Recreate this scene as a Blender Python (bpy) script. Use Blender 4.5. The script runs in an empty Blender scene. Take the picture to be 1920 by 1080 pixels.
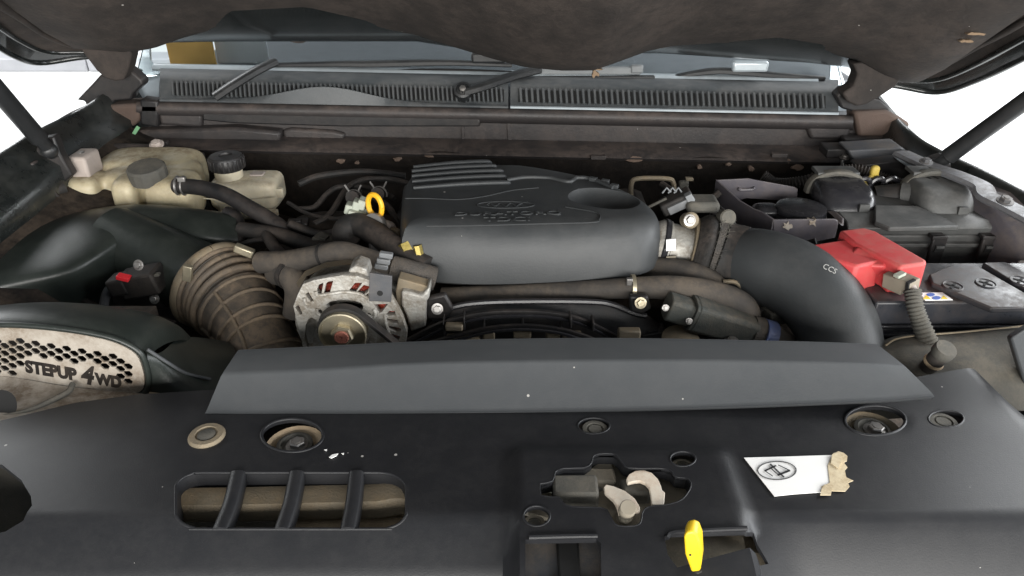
import bpy, bmesh, math, random
from mathutils import Vector, Matrix, noise
random.seed(7)
S = bpy.context.scene
C = S.collection
R = math.radians
V = Vector

# ------------------------------------------------------------------ camera
F = 1400.0; PITCH = R(30.0); CAM = V((0, 0, 0.5))
FW = V((0, math.cos(PITCH), -math.sin(PITCH))); UP = V((0, math.sin(PITCH), math.cos(PITCH))); RT = V((1, 0, 0))
cam = bpy.data.cameras.new('camera'); camo = bpy.data.objects.new('camera', cam); C.objects.link(camo)
camo.location = CAM; camo.rotation_euler = (math.pi / 2 - PITCH, 0, 0)
cam.sensor_width = 36.0; cam.lens = 36.0 * F / 1920.0; cam.clip_start = 0.02; cam.clip_end = 200
S.camera = camo
# ------------------------------------------------------------------ light
w = bpy.data.worlds.new('World'); S.world = w; w.use_nodes = True
bg = w.node_tree.nodes['Background']; bg.inputs[0].default_value = (0.88, 0.95, 1.0, 1); bg.inputs[1].default_value = 0.17
def area(name, loc, target, sx, sy, power, col):
    l = bpy.data.lights.new(name, 'AREA'); l.shape = 'RECTANGLE'; l.size = sx; l.size_y = sy; l.energy = power; l.color = col
    o = bpy.data.objects.new(name, l); C.objects.link(o); o.location = loc
    o.rotation_euler = (V(target) - V(loc)).to_track_quat('-Z', 'Y').to_euler(); return o
area('bay_fill_light', (0.4, -2.4, 0.60), (0.0, 0.9, 0.05), 4.0, 1.4, 175, (1.0, 0.98, 0.94))  # added low front fill to brighten forward faces; no doorway is known there
area('bay_fill_light', (2.8, 0.5, 0.75), (0.3, 0.9, 0), 2.4, 1.0, 62, (0.94, 0.97, 1.0))  # added side fill for highlights from the right, not an actual opening
area('ground_fill_light', (-4.2, 4.2, 2.4), (-4.2, 4.4, -1), 3.0, 4.0, 230, (0.97, 0.99, 1.0))  # added lamp that bleaches the ground on the left, not a real fixture
area('ground_fill_light', (4.2, 3.6, 2.4), (4.2, 3.8, -1), 3.0, 4.0, 420, (0.97, 0.99, 1.0))  # its counterpart, added to overexpose the ground on the right
S.view_settings.view_transform = 'Standard'; S.view_settings.look = 'None'
S.view_settings.exposure = 0.55; S.view_settings.gamma = 1.0
S.cycles.max_bounces = 6; S.cycles.use_denoising = True

# ------------------------------------------------------------------ points
def ray(px, py): return FW + RT * ((px - 960) / F) - UP * ((py - 540) / F)
def P(px, py, y):                       # the point of the bay at depth y
    r = ray(px, py); return CAM + r * (y / r.y)
def Q(px, py, z):                       # the point of the bay at height z
    r = ray(px, py); return CAM + r * ((z - CAM.z) / r.z)
def lerp(a, b, t): return a + (b - a) * t
def interp(tab, x):
    if x <= tab[0][0]: return tab[0][1]
    for (a, b), (c, d) in zip(tab, tab[1:]):
        if x <= c: return lerp(b, d, (x - a) / (c - a))
    return tab[-1][1]
def sstep(a, b, x):
    t = min(1, max(0, (x - a) / (b - a))); return t * t * (3 - 2 * t)
def crom(pts, n):
    pts = [V(p) for p in pts]
    if len(pts) == 2: return [pts[0].lerp(pts[1], i / (n - 1)) for i in range(n)]
    out = []; m = len(pts) - 1
    for i in range(n):
        t = i / (n - 1) * m; k = min(int(t), m - 1); t -= k
        p1, p2 = pts[k], pts[k + 1]
        p0 = pts[k - 1] if k > 0 else p1 * 2 - p2
        p3 = pts[k + 2] if k + 2 <= m else p2 * 2 - p1
        out.append(0.5 * ((2 * p1) + (p2 - p0) * t + (2 * p0 - 5 * p1 + 4 * p2 - p3) * t * t + (3 * p1 - p0 - 3 * p2 + p3) * t ** 3))
    return out

# ------------------------------------------------------------------ materials
def mat(name, col, rough=0.55, metal=0.0, dust=None, dusta=0.0, dscale=9, var=0.25, vscale=30, specks=0.0, bump=0.06, bscale=500,
        spec=0.5, coat=0.0, trans=0.0, sss=0.0, streak=None, ior=1.45, updust=0.6, rvar=0.16):
    m = bpy.data.materials.new(name); m.use_nodes = True; nt = m.node_tree; N = nt.nodes; L = nt.links
    b = N['Principled BSDF']
    tc = N.new('ShaderNodeTexCoord')
    def mth(op, a, b_=None, c=None, clamp=False):
        n = N.new('ShaderNodeMath'); n.operation = op; n.use_clamp = clamp
        for i, v in enumerate((a, b_, c)):
            if v is None: continue
            if isinstance(v, (int, float)): n.inputs[i].default_value = v
            else: L.new(v, n.inputs[i])
        return n.outputs[0]
    def nz(scale, detail=5, rgh=0.6):
        n = N.new('ShaderNodeTexNoise'); n.inputs['Scale'].default_value = scale; n.inputs['Detail'].default_value = detail
        n.inputs['Roughness'].default_value = rgh; L.new(tc.outputs['Object'], n.inputs['Vector']); return n.outputs['Fac']
    def mix(fac, a, b_):
        n = N.new('ShaderNodeMix'); n.data_type = 'RGBA'
        if isinstance(fac, (int, float)): n.inputs[0].default_value = fac
        else: L.new(fac, n.inputs[0])
        for i, v in ((6, a), (7, b_)):
            if isinstance(v, tuple): n.inputs[i].default_value = (*v, 1)
            else: L.new(v, n.inputs[i])
        return n.outputs[2]
    dark = tuple(c * (1 - var) for c in col); light = tuple(min(1, c * (1 + var)) for c in col)
    base = mix(nz(vscale), dark, light)
    rgh = rough
    if dust:
        n1 = mth('MULTIPLY', mth('MULTIPLY_ADD', nz(dscale, 6, 0.7), 4.0, -1.5, True), mth('MULTIPLY_ADD', nz(dscale * 6, 8, 0.75), 3.4, -1.0, True))
        n1 = mth('MULTIPLY', n1, 1.4, None, True)
        geo = N.new('ShaderNodeNewGeometry'); sep = N.new('ShaderNodeSeparateXYZ'); L.new(geo.outputs['Normal'], sep.inputs[0])
        up = mth('MULTIPLY_ADD', sep.outputs['Z'], updust, 1 - updust, True)
        f = mth('MULTIPLY', mth('MULTIPLY', n1, up), dusta, None, True)
        base = mix(f, base, dust)
        rgh = mth('MULTIPLY_ADD', f, 0.92 - rough, rough)
    if specks:
        vo = N.new('ShaderNodeTexVoronoi'); vo.inputs['Scale'].default_value = 62; L.new(tc.outputs['Object'], vo.inputs['Vector'])
        sp = N.new('ShaderNodeSeparateColor'); L.new(vo.outputs['Color'], sp.inputs[0])
        near = mth('LESS_THAN', vo.outputs['Distance'], mth('MULTIPLY_ADD', sp.outputs[1], 0.10, 0.02))
        some = mth('LESS_THAN', sp.outputs[0], specks)
        base = mix(mth('MULTIPLY', mth('MULTIPLY', near, some), 0.75), base, (0.5, 0.48, 0.45))
    L.new(base, b.inputs['Base Color'])
    if isinstance(rgh, float): 
        rr = mth('MULTIPLY_ADD', nz(vscale * 2), rvar, rgh - rvar / 2)
        L.new(rr, b.inputs['Roughness'])
    else: L.new(rgh, b.inputs['Roughness'])
    b.inputs['Metallic'].default_value = metal
    b.inputs['Specular IOR Level'].default_value = spec
    b.inputs['Coat Weight'].default_value = coat
    b.inputs['Coat Roughness'].default_value = 0.12
    b.inputs['Transmission Weight'].default_value = trans
    b.inputs['IOR'].default_value = ior
    if sss:
        b.inputs['Subsurface Weight'].default_value = sss; b.inputs['Subsurface Radius'].default_value = (0.02, 0.015, 0.01)
        b.inputs['Subsurface Scale'].default_value = 0.5
    if bump:
        bp = N.new('ShaderNodeBump'); bp.inputs['Strength'].default_value = min(1, bump * 2.2); bp.inputs['Distance'].default_value = 0.002
        L.new(nz(bscale, 3), bp.inputs['Height']); L.new(bp.outputs[0], b.inputs['Normal'])
    return m
TAN = (0.24, 0.185, 0.13); BRN = (0.11, 0.085, 0.07); GRY = (0.2, 0.19, 0.18)
M = {}
M['panel'] = mat('black_panel_plastic', (0.014, 0.0145, 0.0165), 0.42, dust=GRY, dusta=0.03, dscale=24, specks=0.16, bump=0.035, bscale=700, vscale=6, var=0.04, spec=0.38, rvar=0.05)
M['deflector'] = mat('grey_black_plastic', (0.056, 0.060, 0.064), 0.55, dust=GRY, dusta=0.05, dscale=10, specks=0.05, bump=0.035, bscale=600, rvar=0.05, vscale=8, var=0.12)
M['airbox'] = mat('satin_black_air_box_plastic', (0.014, 0.018, 0.016), 0.36, dust=(0.14, 0.15, 0.13), dusta=0.12, dscale=7, bump=0.05, bscale=400, vscale=6, var=0.15)
M['cover'] = mat('engine_cover_plastic', (0.034, 0.037, 0.039), 0.5, dust=GRY, dusta=0.08, dscale=8, specks=0.04, rvar=0.08, bump=0.05, bscale=450, vscale=8, var=0.12)
M['black'] = mat('black_plastic', (0.012, 0.012, 0.013), 0.42, dust=BRN, dusta=0.35, dscale=14, specks=0.05, bump=0.06)
M['gloss'] = mat('black_gloss_plastic', (0.018, 0.018, 0.021), 0.2, dust=GRY, dusta=0.10, dscale=20, bump=0.02)
M['battop'] = mat('battery_lid_plastic', (0.028, 0.031, 0.038), 0.26, dust=BRN, dusta=0.5, dscale=14, bump=0.04)
M['rubber'] = mat('dusty_black_rubber', (0.016, 0.016, 0.016), 0.6, spec=0.35, dust=BRN, dusta=0.5, dscale=12, bump=0.1, bscale=300)
M['boot'] = mat('matt_black_boot_rubber', (0.010, 0.0095, 0.009), 0.75, dust=BRN, dusta=0.3, dscale=20, bump=0.3, bscale=200)
M['hose'] = mat('dusty_brown_grey_hose', (0.05, 0.045, 0.041), 0.75, dust=TAN, dusta=0.35, dscale=12, bump=0.12, bscale=250)
M['duct'] = mat('mud_stained_rubber_duct', (0.055, 0.049, 0.043), 0.55, dust=(0.22, 0.165, 0.115), dusta=0.7, dscale=12, bump=0.12, bscale=250, updust=0.2)
M['ductring'] = mat('mud_rubbed_ridge_rubber', (0.115, 0.093, 0.072), 0.65, dust=(0.26, 0.195, 0.13), dusta=0.75, dscale=18, bump=0.1, updust=0.2)
M['braid'] = mat('braided_sleeve', (0.055, 0.052, 0.05), 0.85, dust=TAN, dusta=0.3, bump=0.5, bscale=700)
M['hood'] = mat('dusty_brown_hood_lining', (0.023, 0.019, 0.017), 0.85, dust=(0.06, 0.047, 0.040), dusta=0.7, dscale=7, bump=0.2, bscale=140, updust=0.0, specks=0.05)
M['paint'] = mat('dark_car_paint', (0.008, 0.010, 0.010), 0.24, dust=(0.10, 0.10, 0.09), dusta=0.25, dscale=8, bump=0.0, coat=0.5)
M['bodyin'] = mat('dusty_purple_brown_bodywork', (0.030, 0.027, 0.027), 0.5, dust=(0.12, 0.09, 0.075), dusta=0.55, dscale=10, bump=0.12, bscale=200, specks=0.06)
M['firewall'] = mat('dark_brown_firewall', (0.011, 0.009, 0.008), 0.75, spec=0.25, dust=(0.10, 0.075, 0.055), dusta=0.5, dscale=14, bump=0.3, bscale=90)
M['rustdust'] = mat('orange_brown_road_dust', (0.085, 0.058, 0.046), 0.9, dust=(0.09, 0.07, 0.06), dusta=0.7, dscale=14, bump=0.2)
M['rust'] = mat('flaking_tan_patch', (0.15, 0.105, 0.08), 0.9, dust=BRN, dusta=0.6, dscale=40, bump=0.4, bscale=120)
M['silver'] = mat('silver_paint_with_sky_sheen', (0.42, 0.47, 0.50), 0.3, metal=0.35, dust=GRY, dusta=0.2, bump=0.0, coat=0.6)  # reflected sky is put into this pale blue tone
M['cowlgrey'] = mat('grey_cowl_plastic', (0.05, 0.056, 0.06), 0.42, dust=GRY, dusta=0.25, dscale=9, bump=0.08)
M['cowlrib'] = mat('grey_cowl_rib_plastic', (0.065, 0.07, 0.073), 0.45, dust=GRY, dusta=0.2, bump=0.03)
M['slot'] = mat('dark_slot', (0.008, 0.008, 0.008), 0.8, bump=0)
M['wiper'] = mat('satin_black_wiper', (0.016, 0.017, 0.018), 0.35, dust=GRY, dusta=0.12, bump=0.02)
M['wipergrey'] = mat('grey_wiper_cover', (0.14, 0.15, 0.155), 0.4, dust=GRY, dusta=0.2, bump=0.02)  # mid-grey plastic of the wiper blade cover
M['tank'] = mat('yellowed_translucent_plastic', (0.50, 0.44, 0.30), 0.33, dust=(0.22, 0.165, 0.10), dusta=0.8, dscale=11, bump=0.04, sss=0.25, vscale=14)
M['tankw'] = mat('cream_reservoir_plastic', (0.60, 0.545, 0.42), 0.38, dust=(0.26, 0.20, 0.13), dusta=0.6, dscale=14, bump=0.04, sss=0.25, vscale=16)
M['pink'] = mat('dusty_pale_plastic', (0.38, 0.33, 0.30), 0.7, dust=TAN, dusta=0.3, bump=0.05)
M['cream'] = mat('dust_coated_cream_metal', (0.36, 0.325, 0.28), 0.6, dust=(0.15, 0.11, 0.075), dusta=0.9, dscale=14, bump=0.08, var=0.15, updust=0.1)
M['hookpaint'] = mat('cream_painted_hook', (0.80, 0.72, 0.60), 0.55, dust=(0.45, 0.26, 0.14), dusta=0.5, dscale=30, bump=0.05, updust=0.1)
M['alu'] = mat('cast_aluminium', (0.44, 0.43, 0.40), 0.45, metal=0.4, dust=(0.17, 0.135, 0.095), dusta=0.8, dscale=22, bump=0.25, bscale=260, updust=0.1)
M['zinc'] = mat('yellowish_zinc_steel', (0.52, 0.47, 0.35), 0.35, metal=0.8, dust=(0.25, 0.19, 0.12), dusta=0.35, dscale=30, bump=0.05, updust=0.1)
M['steel'] = mat('dull_steel', (0.34, 0.33, 0.32), 0.38, metal=0.85, dust=TAN, dusta=0.3, dscale=40, bump=0.05)
M['tansteel'] = mat('dust_coated_steel', (0.19, 0.16, 0.115), 0.6, metal=0.2, dust=(0.30, 0.22, 0.13), dusta=0.6, dscale=18, bump=0.15)
M['tanpart'] = mat('tan_dusty_metal', (0.50, 0.38, 0.25), 0.7, dust=(0.20, 0.15, 0.10), dusta=0.5, dscale=14, bump=0.1)
M['olive'] = mat('dusty_olive_latch_steel', (0.19, 0.17, 0.135), 0.6, metal=0.2, dust=(0.28, 0.24, 0.18), dusta=0.7, dscale=22, bump=0.15)
M['copper'] = mat('varnished_red_copper', (0.30, 0.045, 0.025), 0.3, metal=0.3, bump=0.3, bscale=300, vscale=260, var=0.6)
M['redrust'] = mat('red_brown_shaft_end', (0.36, 0.13, 0.09), 0.7, bump=0.2)
M['red'] = mat('red_terminal_plastic', (0.50, 0.05, 0.055), 0.42, dust=(0.36, 0.15, 0.12), dusta=0.5, dscale=12, bump=0.05, sss=0.05, var=0.08)
M['redclip'] = mat('bright_red_clip', (0.75, 0.03, 0.04), 0.4, bump=0)
M['yellow'] = mat('yellow_lever_plastic', (0.68, 0.45, 0.012), 0.35, dust=(0.6, 0.45, 0.08), dusta=0.25, bump=0.02, var=0.06)
M['orange'] = mat('orange_yellow_dipstick_plastic', (0.80, 0.42, 0.02), 0.4, dust=(0.35, 0.2, 0.05), dusta=0.3, dscale=40, bump=0.03)
M['oldyellow'] = mat('dull_yellow_plastic', (0.42, 0.31, 0.05), 0.6, dust=TAN, dusta=0.4, bump=0.05)
M['brass'] = mat('yellow_passivated_steel', (0.28, 0.22, 0.06), 0.3, metal=0.7, dust=BRN, dusta=0.3, dscale=30, bump=0.05)
M['connector'] = mat('grey_beige_connector_plastic', (0.24, 0.215, 0.17), 0.6, dust=TAN, dusta=0.4, bump=0.04)
M['palecon'] = mat('pale_grey_green_connector', (0.36, 0.39, 0.33), 0.6, dust=TAN, dusta=0.4, bump=0.05)
M['greycon'] = mat('mid_grey_clip_plastic', (0.17, 0.18, 0.19), 0.55, dust=TAN, dusta=0.2, bump=0.04)
M['bracket'] = mat('grey_painted_bracket', (0.075, 0.078, 0.085), 0.5, metal=0.1, dust=TAN, dusta=0.3, dscale=20, bump=0.08)
M['tray'] = mat('purplish_grey_painted_steel', (0.075, 0.070, 0.082), 0.36, dust=TAN, dusta=0.3, dscale=14, bump=0.05)
M['wingrail'] = mat('dusty_light_grey_rail', (0.20, 0.205, 0.22), 0.35, dust=(0.10, 0.085, 0.07), dusta=0.6, dscale=18, bump=0.08)
M['fuse'] = mat('dark_grey_fuse_box_plastic', (0.055, 0.057, 0.056), 0.5, dust=GRY, dusta=0.4, dscale=9, bump=0.08, bscale=300)
M['muddy'] = mat('grey_dust_caked_plastic', (0.07, 0.068, 0.06), 0.8, dust=(0.16, 0.14, 0.11), dusta=0.6, dscale=14, bump=0.15)
M['greenblack'] = mat('dusty_green_black_plastic', (0.045, 0.05, 0.046), 0.7, dust=TAN, dusta=0.35, dscale=20, bump=0.15)
M['blue'] = mat('blue_tape', (0.10, 0.14, 0.30), 0.4, dust=TAN, dusta=0.3, dscale=60, bump=0.15, bscale=200)
M['white'] = mat('white_sticker', (0.88, 0.87, 0.85), 0.6, bump=0.02, var=0.03)
M['torn'] = mat('torn_yellowed_paper', (0.68, 0.58, 0.40), 0.85, dust=(0.34, 0.24, 0.13), dusta=0.6, dscale=60, bump=0.1, bscale=150)
M['ink'] = mat('black_print', (0.012, 0.012, 0.014), 0.6, bump=0)
M['whiteink'] = mat('white_print', (0.30, 0.30, 0.29), 0.7, bump=0)
M['blueink'] = mat('blue_print', (0.06, 0.12, 0.42), 0.6, bump=0)
M['yellowink'] = mat('yellow_print', (0.72, 0.52, 0.03), 0.6, bump=0)
M['foam'] = mat('crumbling_tan_foam', (0.20, 0.14, 0.09), 0.95, bump=0.6, bscale=150)
M['concrete'] = mat('pale_concrete', (0.72, 0.72, 0.71), 0.8, bump=0.1, bscale=40, vscale=1.2, var=0.05)
M['kerb'] = mat('grey_kerb', (0.40, 0.40, 0.42), 0.8, bump=0.1, bscale=40, vscale=3)
M['leaf'] = mat('pale_shrub', (0.18, 0.24, 0.14), 0.8, bump=0.3, bscale=20)
M['ochre'] = mat('ochre_cardboard', (0.52, 0.30, 0.08), 0.8, bump=0.03, var=0.08)
M['greycard'] = mat('grey_fabric', (0.34, 0.34, 0.35), 0.9, bump=0.1, var=0.08)
M['dash'] = mat('dark_dashboard_plastic', (0.13, 0.135, 0.145), 0.6, bump=0.05)
M['green'] = mat('pale_green_tag', (0.16, 0.34, 0.18), 0.6, bump=0.02)
g = bpy.data.materials.new('windscreen_glass'); g.use_nodes = True
gn = g.node_tree.nodes; gl = g.node_tree.links; gb = gn['Principled BSDF']
gb.inputs['Base Color'].default_value = (0.80, 0.86, 0.87, 1); gb.inputs['Roughness'].default_value = 0.03
gb.inputs['Transmission Weight'].default_value = 1.0; gb.inputs['IOR'].default_value = 1.18
M['glass'] = g

# ------------------------------------------------------------------ mesh building
class MB:
    def __init__(s): s.v = []; s.f = []
    def add(s, vs, fs):
        o = len(s.v); s.v += [V(p) for p in vs]; s.f += [tuple(i + o for i in f) for f in fs]; return s
    def prism(s, pts, vec):
        pts = [V(p) for p in pts]; n = len(pts); vec = V(vec)
        nrm = V((0, 0, 0))
        for a, b in zip(pts, pts[1:] + pts[:1]): nrm += a.cross(b)
        if nrm.dot(vec) > 0: pts.reverse()
        return s.add(pts + [p + vec for p in pts], [tuple(range(n)), tuple(range(2 * n - 1, n - 1, -1))] +
                     [(i, i + n, (i + 1) % n + n, (i + 1) % n) for i in range(n)])
    def box(s, c, h, rot=None):
        c = V(c); m = rot or Matrix.Identity(3)
        vs = [c + m @ V((x * h[0], y * h[1], z * h[2])) for x in (-1, 1) for y in (-1, 1) for z in (-1, 1)]
        return s.add(vs, [(0, 1, 3, 2), (4, 6, 7, 5), (0, 4, 5, 1), (2, 3, 7, 6), (0, 2, 6, 4), (1, 5, 7, 3)])
    def loft(s, rings, closed=True, cap0=True, cap1=True):
        n = len(rings[0]); vs = [p for r in rings for p in r]; fs = []
        for i in range(len(rings) - 1):
            for j in range(n if closed else n - 1):
                k = (j + 1) % n
                fs.append((i * n + j, i * n + k, (i + 1) * n + k, (i + 1) * n + j))
        if cap0: fs.append(tuple(range(n - 1, -1, -1)))
        if cap1: fs.append(tuple((len(rings) - 1) * n + j for j in range(n)))
        return s.add(vs, fs)
    def tube(s, pts, r, seg=14, n=None, prof=None, caps=True, up=None):
        pts = crom(pts, n) if n else [V(p) for p in pts]; m = len(pts); rings = []
        t0 = (pts[1] - pts[0]).normalized()
        a = V(up) if up else (V((0, 0, 1)) if abs(t0.z) < 0.9 else V((1, 0, 0)))
        a = (a - t0 * a.dot(t0)).normalized()
        for i, p in enumerate(pts):
            t = (pts[min(i + 1, m - 1)] - pts[max(i - 1, 0)]).normalized()
            a = (a - t * a.dot(t)).normalized(); b = t.cross(a)
            rr = r(i / (m - 1)) if callable(r) else r
            ring = []
            for k in range(seg):
                q = 2 * math.pi * k / seg; ca, sa = math.cos(q), math.sin(q)
                if prof:
                    pw, ea, eb = prof
                    ca = math.copysign(abs(ca) ** pw, ca) * ea; sa = math.copysign(abs(sa) ** pw, sa) * eb
                ring.append(p + a * (ca * rr) + b * (sa * rr))
            rings.append(ring)
        return s.loft(rings, True, caps, caps)
    def lathe(s, prof, org, axis, seg=28):
        ax = V(axis).normalized(); a = ax.orthogonal().normalized(); b = ax.cross(a); org = V(org)
        rings = [[org + ax * h + a * (math.cos(2 * math.pi * k / seg) * r) + b * (math.sin(2 * math.pi * k / seg) * r) for k in range(seg)] for r, h in prof]
        return s.loft(rings)
    def sell(s, c, h, e=0.5, nu=20, nv=12, rot=None):
        c = V(c); rot = rot or Matrix.Identity(3); pw = lambda q: math.copysign(abs(q) ** e, q); rings = []
        for i in range(1, nv):
            ph = -math.pi / 2 + math.pi * i / nv
            rings.append([c + rot @ V((pw(math.cos(ph)) * pw(math.cos(t)) * h[0], pw(math.cos(ph)) * pw(math.sin(t)) * h[1], pw(math.sin(ph)) * h[2]))
                          for t in [2 * math.pi * k / nu for k in range(nu)]])
        return s.loft(rings)
    def mesh(s, name):
        me = bpy.data.meshes.new(name); me.from_pydata([tuple(p) for p in s.v], [], s.f); me.update()
        bm = bmesh.new(); bm.from_mesh(me); bmesh.ops.recalc_face_normals(bm, faces=bm.faces); bm.to_mesh(me); bm.free(); return me
def finish(me, ang=38):
    me.shade_smooth(); me.set_sharp_from_angle(angle=R(ang)); return me
def temp(me, mods):
    o = bpy.data.objects.new('temporary', me); C.objects.link(o)
    for t, kw in mods:
        m = o.modifiers.new(t, t)
        for k, v in kw.items(): setattr(m, k, v)
    dg = bpy.context.evaluated_depsgraph_get(); r = bpy.data.meshes.new_from_object(o.evaluated_get(dg))
    bpy.data.objects.remove(o); return r
def blob(mb, vox=0.004, it=6, extra=()):
    return temp(mb.mesh('blob'), [('REMESH', dict(mode='VOXEL', voxel_size=vox)), ('SMOOTH', dict(factor=0.5, iterations=it))] + list(extra))
def cut(me, cutters):
    obs = []; mods = []
    for c in cutters:
        o = bpy.data.objects.new('temporary', c.mesh('cutter') if isinstance(c, MB) else c); C.objects.link(o); obs.append(o)
        mods.append(('BOOLEAN', dict(operation='DIFFERENCE', solver='EXACT', object=o)))
    bpy.context.view_layer.update()
    r = temp(me, mods)
    for o in obs: bpy.data.objects.remove(o)
    return r
def plate(outer, holes, org, ux, uy, depth, bev=0.0006):
    cu = bpy.data.curves.new('plate', 'CURVE'); cu.dimensions = '2D'; cu.fill_mode = 'BOTH'; cu.extrude = depth / 2 - bev; cu.bevel_depth = bev; cu.bevel_resolution = 1
    for pts in [outer] + list(holes):
        sp = cu.splines.new('POLY'); sp.points.add(len(pts) - 1); sp.use_cyclic_u = True
        for q, p in zip(sp.points, pts): q.co = (p[0], p[1], 0, 1)
    o = bpy.data.objects.new('temporary', cu); me = bpy.data.meshes.new_from_object(o); bpy.data.objects.remove(o)
    ux, uy = V(ux).normalized(), V(uy).normalized(); uz = ux.cross(uy)
    m = Matrix((ux, uy, uz)).transposed().to_4x4(); m.translation = V(org); me.transform(m); return me
def text(body, size, org, ux, uy, depth, sx=1.0, bold=0.0, align='CENTER', shear=0):
    cu = bpy.data.curves.new('lettering', 'FONT'); cu.body = body; cu.size = size; cu.extrude = depth / 2; cu.align_x = align; cu.align_y = 'CENTER'
    cu.offset = bold; cu.shear = shear; cu.resolution_u = 3
    o = bpy.data.objects.new('temporary', cu); me = bpy.data.meshes.new_from_object(o); bpy.data.objects.remove(o)
    ux, uy = V(ux).normalized(), V(uy).normalized(); uz = ux.cross(uy)
    m = Matrix((ux, uy, uz)).transposed().to_4x4() @ Matrix.Diagonal((sx, 1, 1, 1)); m.translation = V(org); me.transform(m); return me
used = {}
def thing(name, label, cat, loc=(0, 0, 0), group=None):
    o = bpy.data.objects.new(name, None); C.objects.link(o); o.location = V(loc); o.empty_display_size = 0.02
    o['label'] = label; o['category'] = cat
    if group: o['group'] = group
    return o
def worldloc(p):
    l = V((0, 0, 0))
    while p is not None: l += p.location; p = p.parent
    return l
def part(name, me, m, parent=None, bevel=0.0, seg=2, ang=38, sub=0, label=None, kind=None):
    if isinstance(me, MB): me = me.mesh(name)
    me.name = name
    o = bpy.data.objects.new(name, me); C.objects.link(o)
    if parent is not None:
        off = worldloc(parent)
        me.transform(Matrix.Translation(-off)); o.parent = parent
    me.materials.clear(); me.materials.append(M[m])
    finish(me, ang)
    if bevel:
        b = o.modifiers.new('bevel', 'BEVEL'); b.width = bevel; b.segments = seg; b.limit_method = 'ANGLE'; b.angle_limit = R(32)
    if sub:
        q = o.modifiers.new('subdivision', 'SUBSURF'); q.levels = sub; q.render_levels = sub
    if label: o['label'] = label
    if kind: o['kind'] = kind
    return o
def solo(name, me, m, label, cat, group=None, **kw):
    o = part(name, me, m, None, **kw); o['label'] = label; o['category'] = cat
    if group: o['group'] = group
    return o
def struct(name, me, m, **kw):
    o = part(name, me, m, None, **kw); o['kind'] = 'structure'; return o
def slab(px, y, t): return MB().prism([P(a, b, y) for a, b in px], (0, t, 0))
def flat(px, z, t): return MB().prism([Q(a, b, z) for a, b in px], (0, 0, -t))
def bxp(x0, r0, x1, r1, y, depth):
    a = P(x0, r0, y); b = P(x1, r1, y)
    return ((a.x + b.x) / 2, y + depth / 2, (a.z + b.z) / 2), (abs(b.x - a.x) / 2, depth / 2, abs(a.z - b.z) / 2)
def hexbolt(parent, name, c, ax, r, m='steel', washer=1.45, h=None):
    ax = V(ax).normalized(); h = h or r * 0.9; mb = MB()
    if washer: mb.lathe([(r * washer, 0), (r * washer, r * 0.22), (r * 0.95, r * 0.3)], c, ax, 20)
    mb.lathe([(r, r * 0.1), (r, h * 0.85), (r * 0.85, h)], c, ax, 6)
    mb.lathe([(r * 0.5, h * 0.9), (r * 0.5, h * 1.1)], c, ax, 12)
    if parent is None: return mb
    return part(name, mb, m, parent, ang=30)
# ------------------------------------------------------------------ setting
struct('ground', MB().box((0, 5, -1.0), (40, 40, 0.05)), 'concrete')
t = thing('kerb', 'low grey kerb on the pale ground beyond the open car', 'kerb', (-6, 6.0, -0.95))
for k in range(6):
    part('kerb_stone', MB().box((-9.6 + k * 1.8, 6.0, -0.9), (0.895, 0.12, 0.05)), 'kerb', t, bevel=0.01)
sh = thing('shrub', 'small pale shrub on the ground past the kerb', 'shrub', (-5.2, 7.6, -0.95))
mb = MB(); rs = random.Random(3)
for k in range(260):
    c = V((-5.2 + rs.gauss(0, 0.3), 7.6 + rs.gauss(0, 0.3), -0.85 + abs(rs.gauss(0.1, 0.22))))
    d1 = V((rs.gauss(0, 1), rs.gauss(0, 1), rs.gauss(0, 1))).normalized() * 0.07; d2 = V((rs.gauss(0, 1), rs.gauss(0, 1), rs.gauss(0, 1))).normalized() * 0.04
    mb.add([c - d1, c + d2, c + d1, c - d2], [(0, 1, 2, 3)])
part('foliage', mb, 'leaf', sh)
mb = MB()
for k in range(7):
    mb.tube([(-5.2, 7.6, -0.95), (-5.2 + rs.gauss(0, .12), 7.6 + rs.gauss(0, .12), -0.75), (-5.2 + rs.gauss(0, .25), 7.6 + rs.gauss(0, .25), -0.55)], 0.012, 6, 6)
part('stem', mb, 'foam', sh)

# ------------------------------------------------------------------ car body
ro = lambda px: (px - 960) / 650 * 13          # the cowl stands a touch lower on the right
body = thing('car_body', 'dark dusty car body around the open engine bay', 'car body', (0, 1.4, -0.6))
def strip(prof, pxs, n=60):
    """loft of a (row, y) profile along the bay's width"""
    rings = []
    for i in range(n):
        px = lerp(pxs[0], pxs[1], i / (n - 1))
        rings.append([P(px, r + ro(px), y) + V((0, 0, 0)) for r, y in prof])
    return MB().loft(rings)
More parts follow.
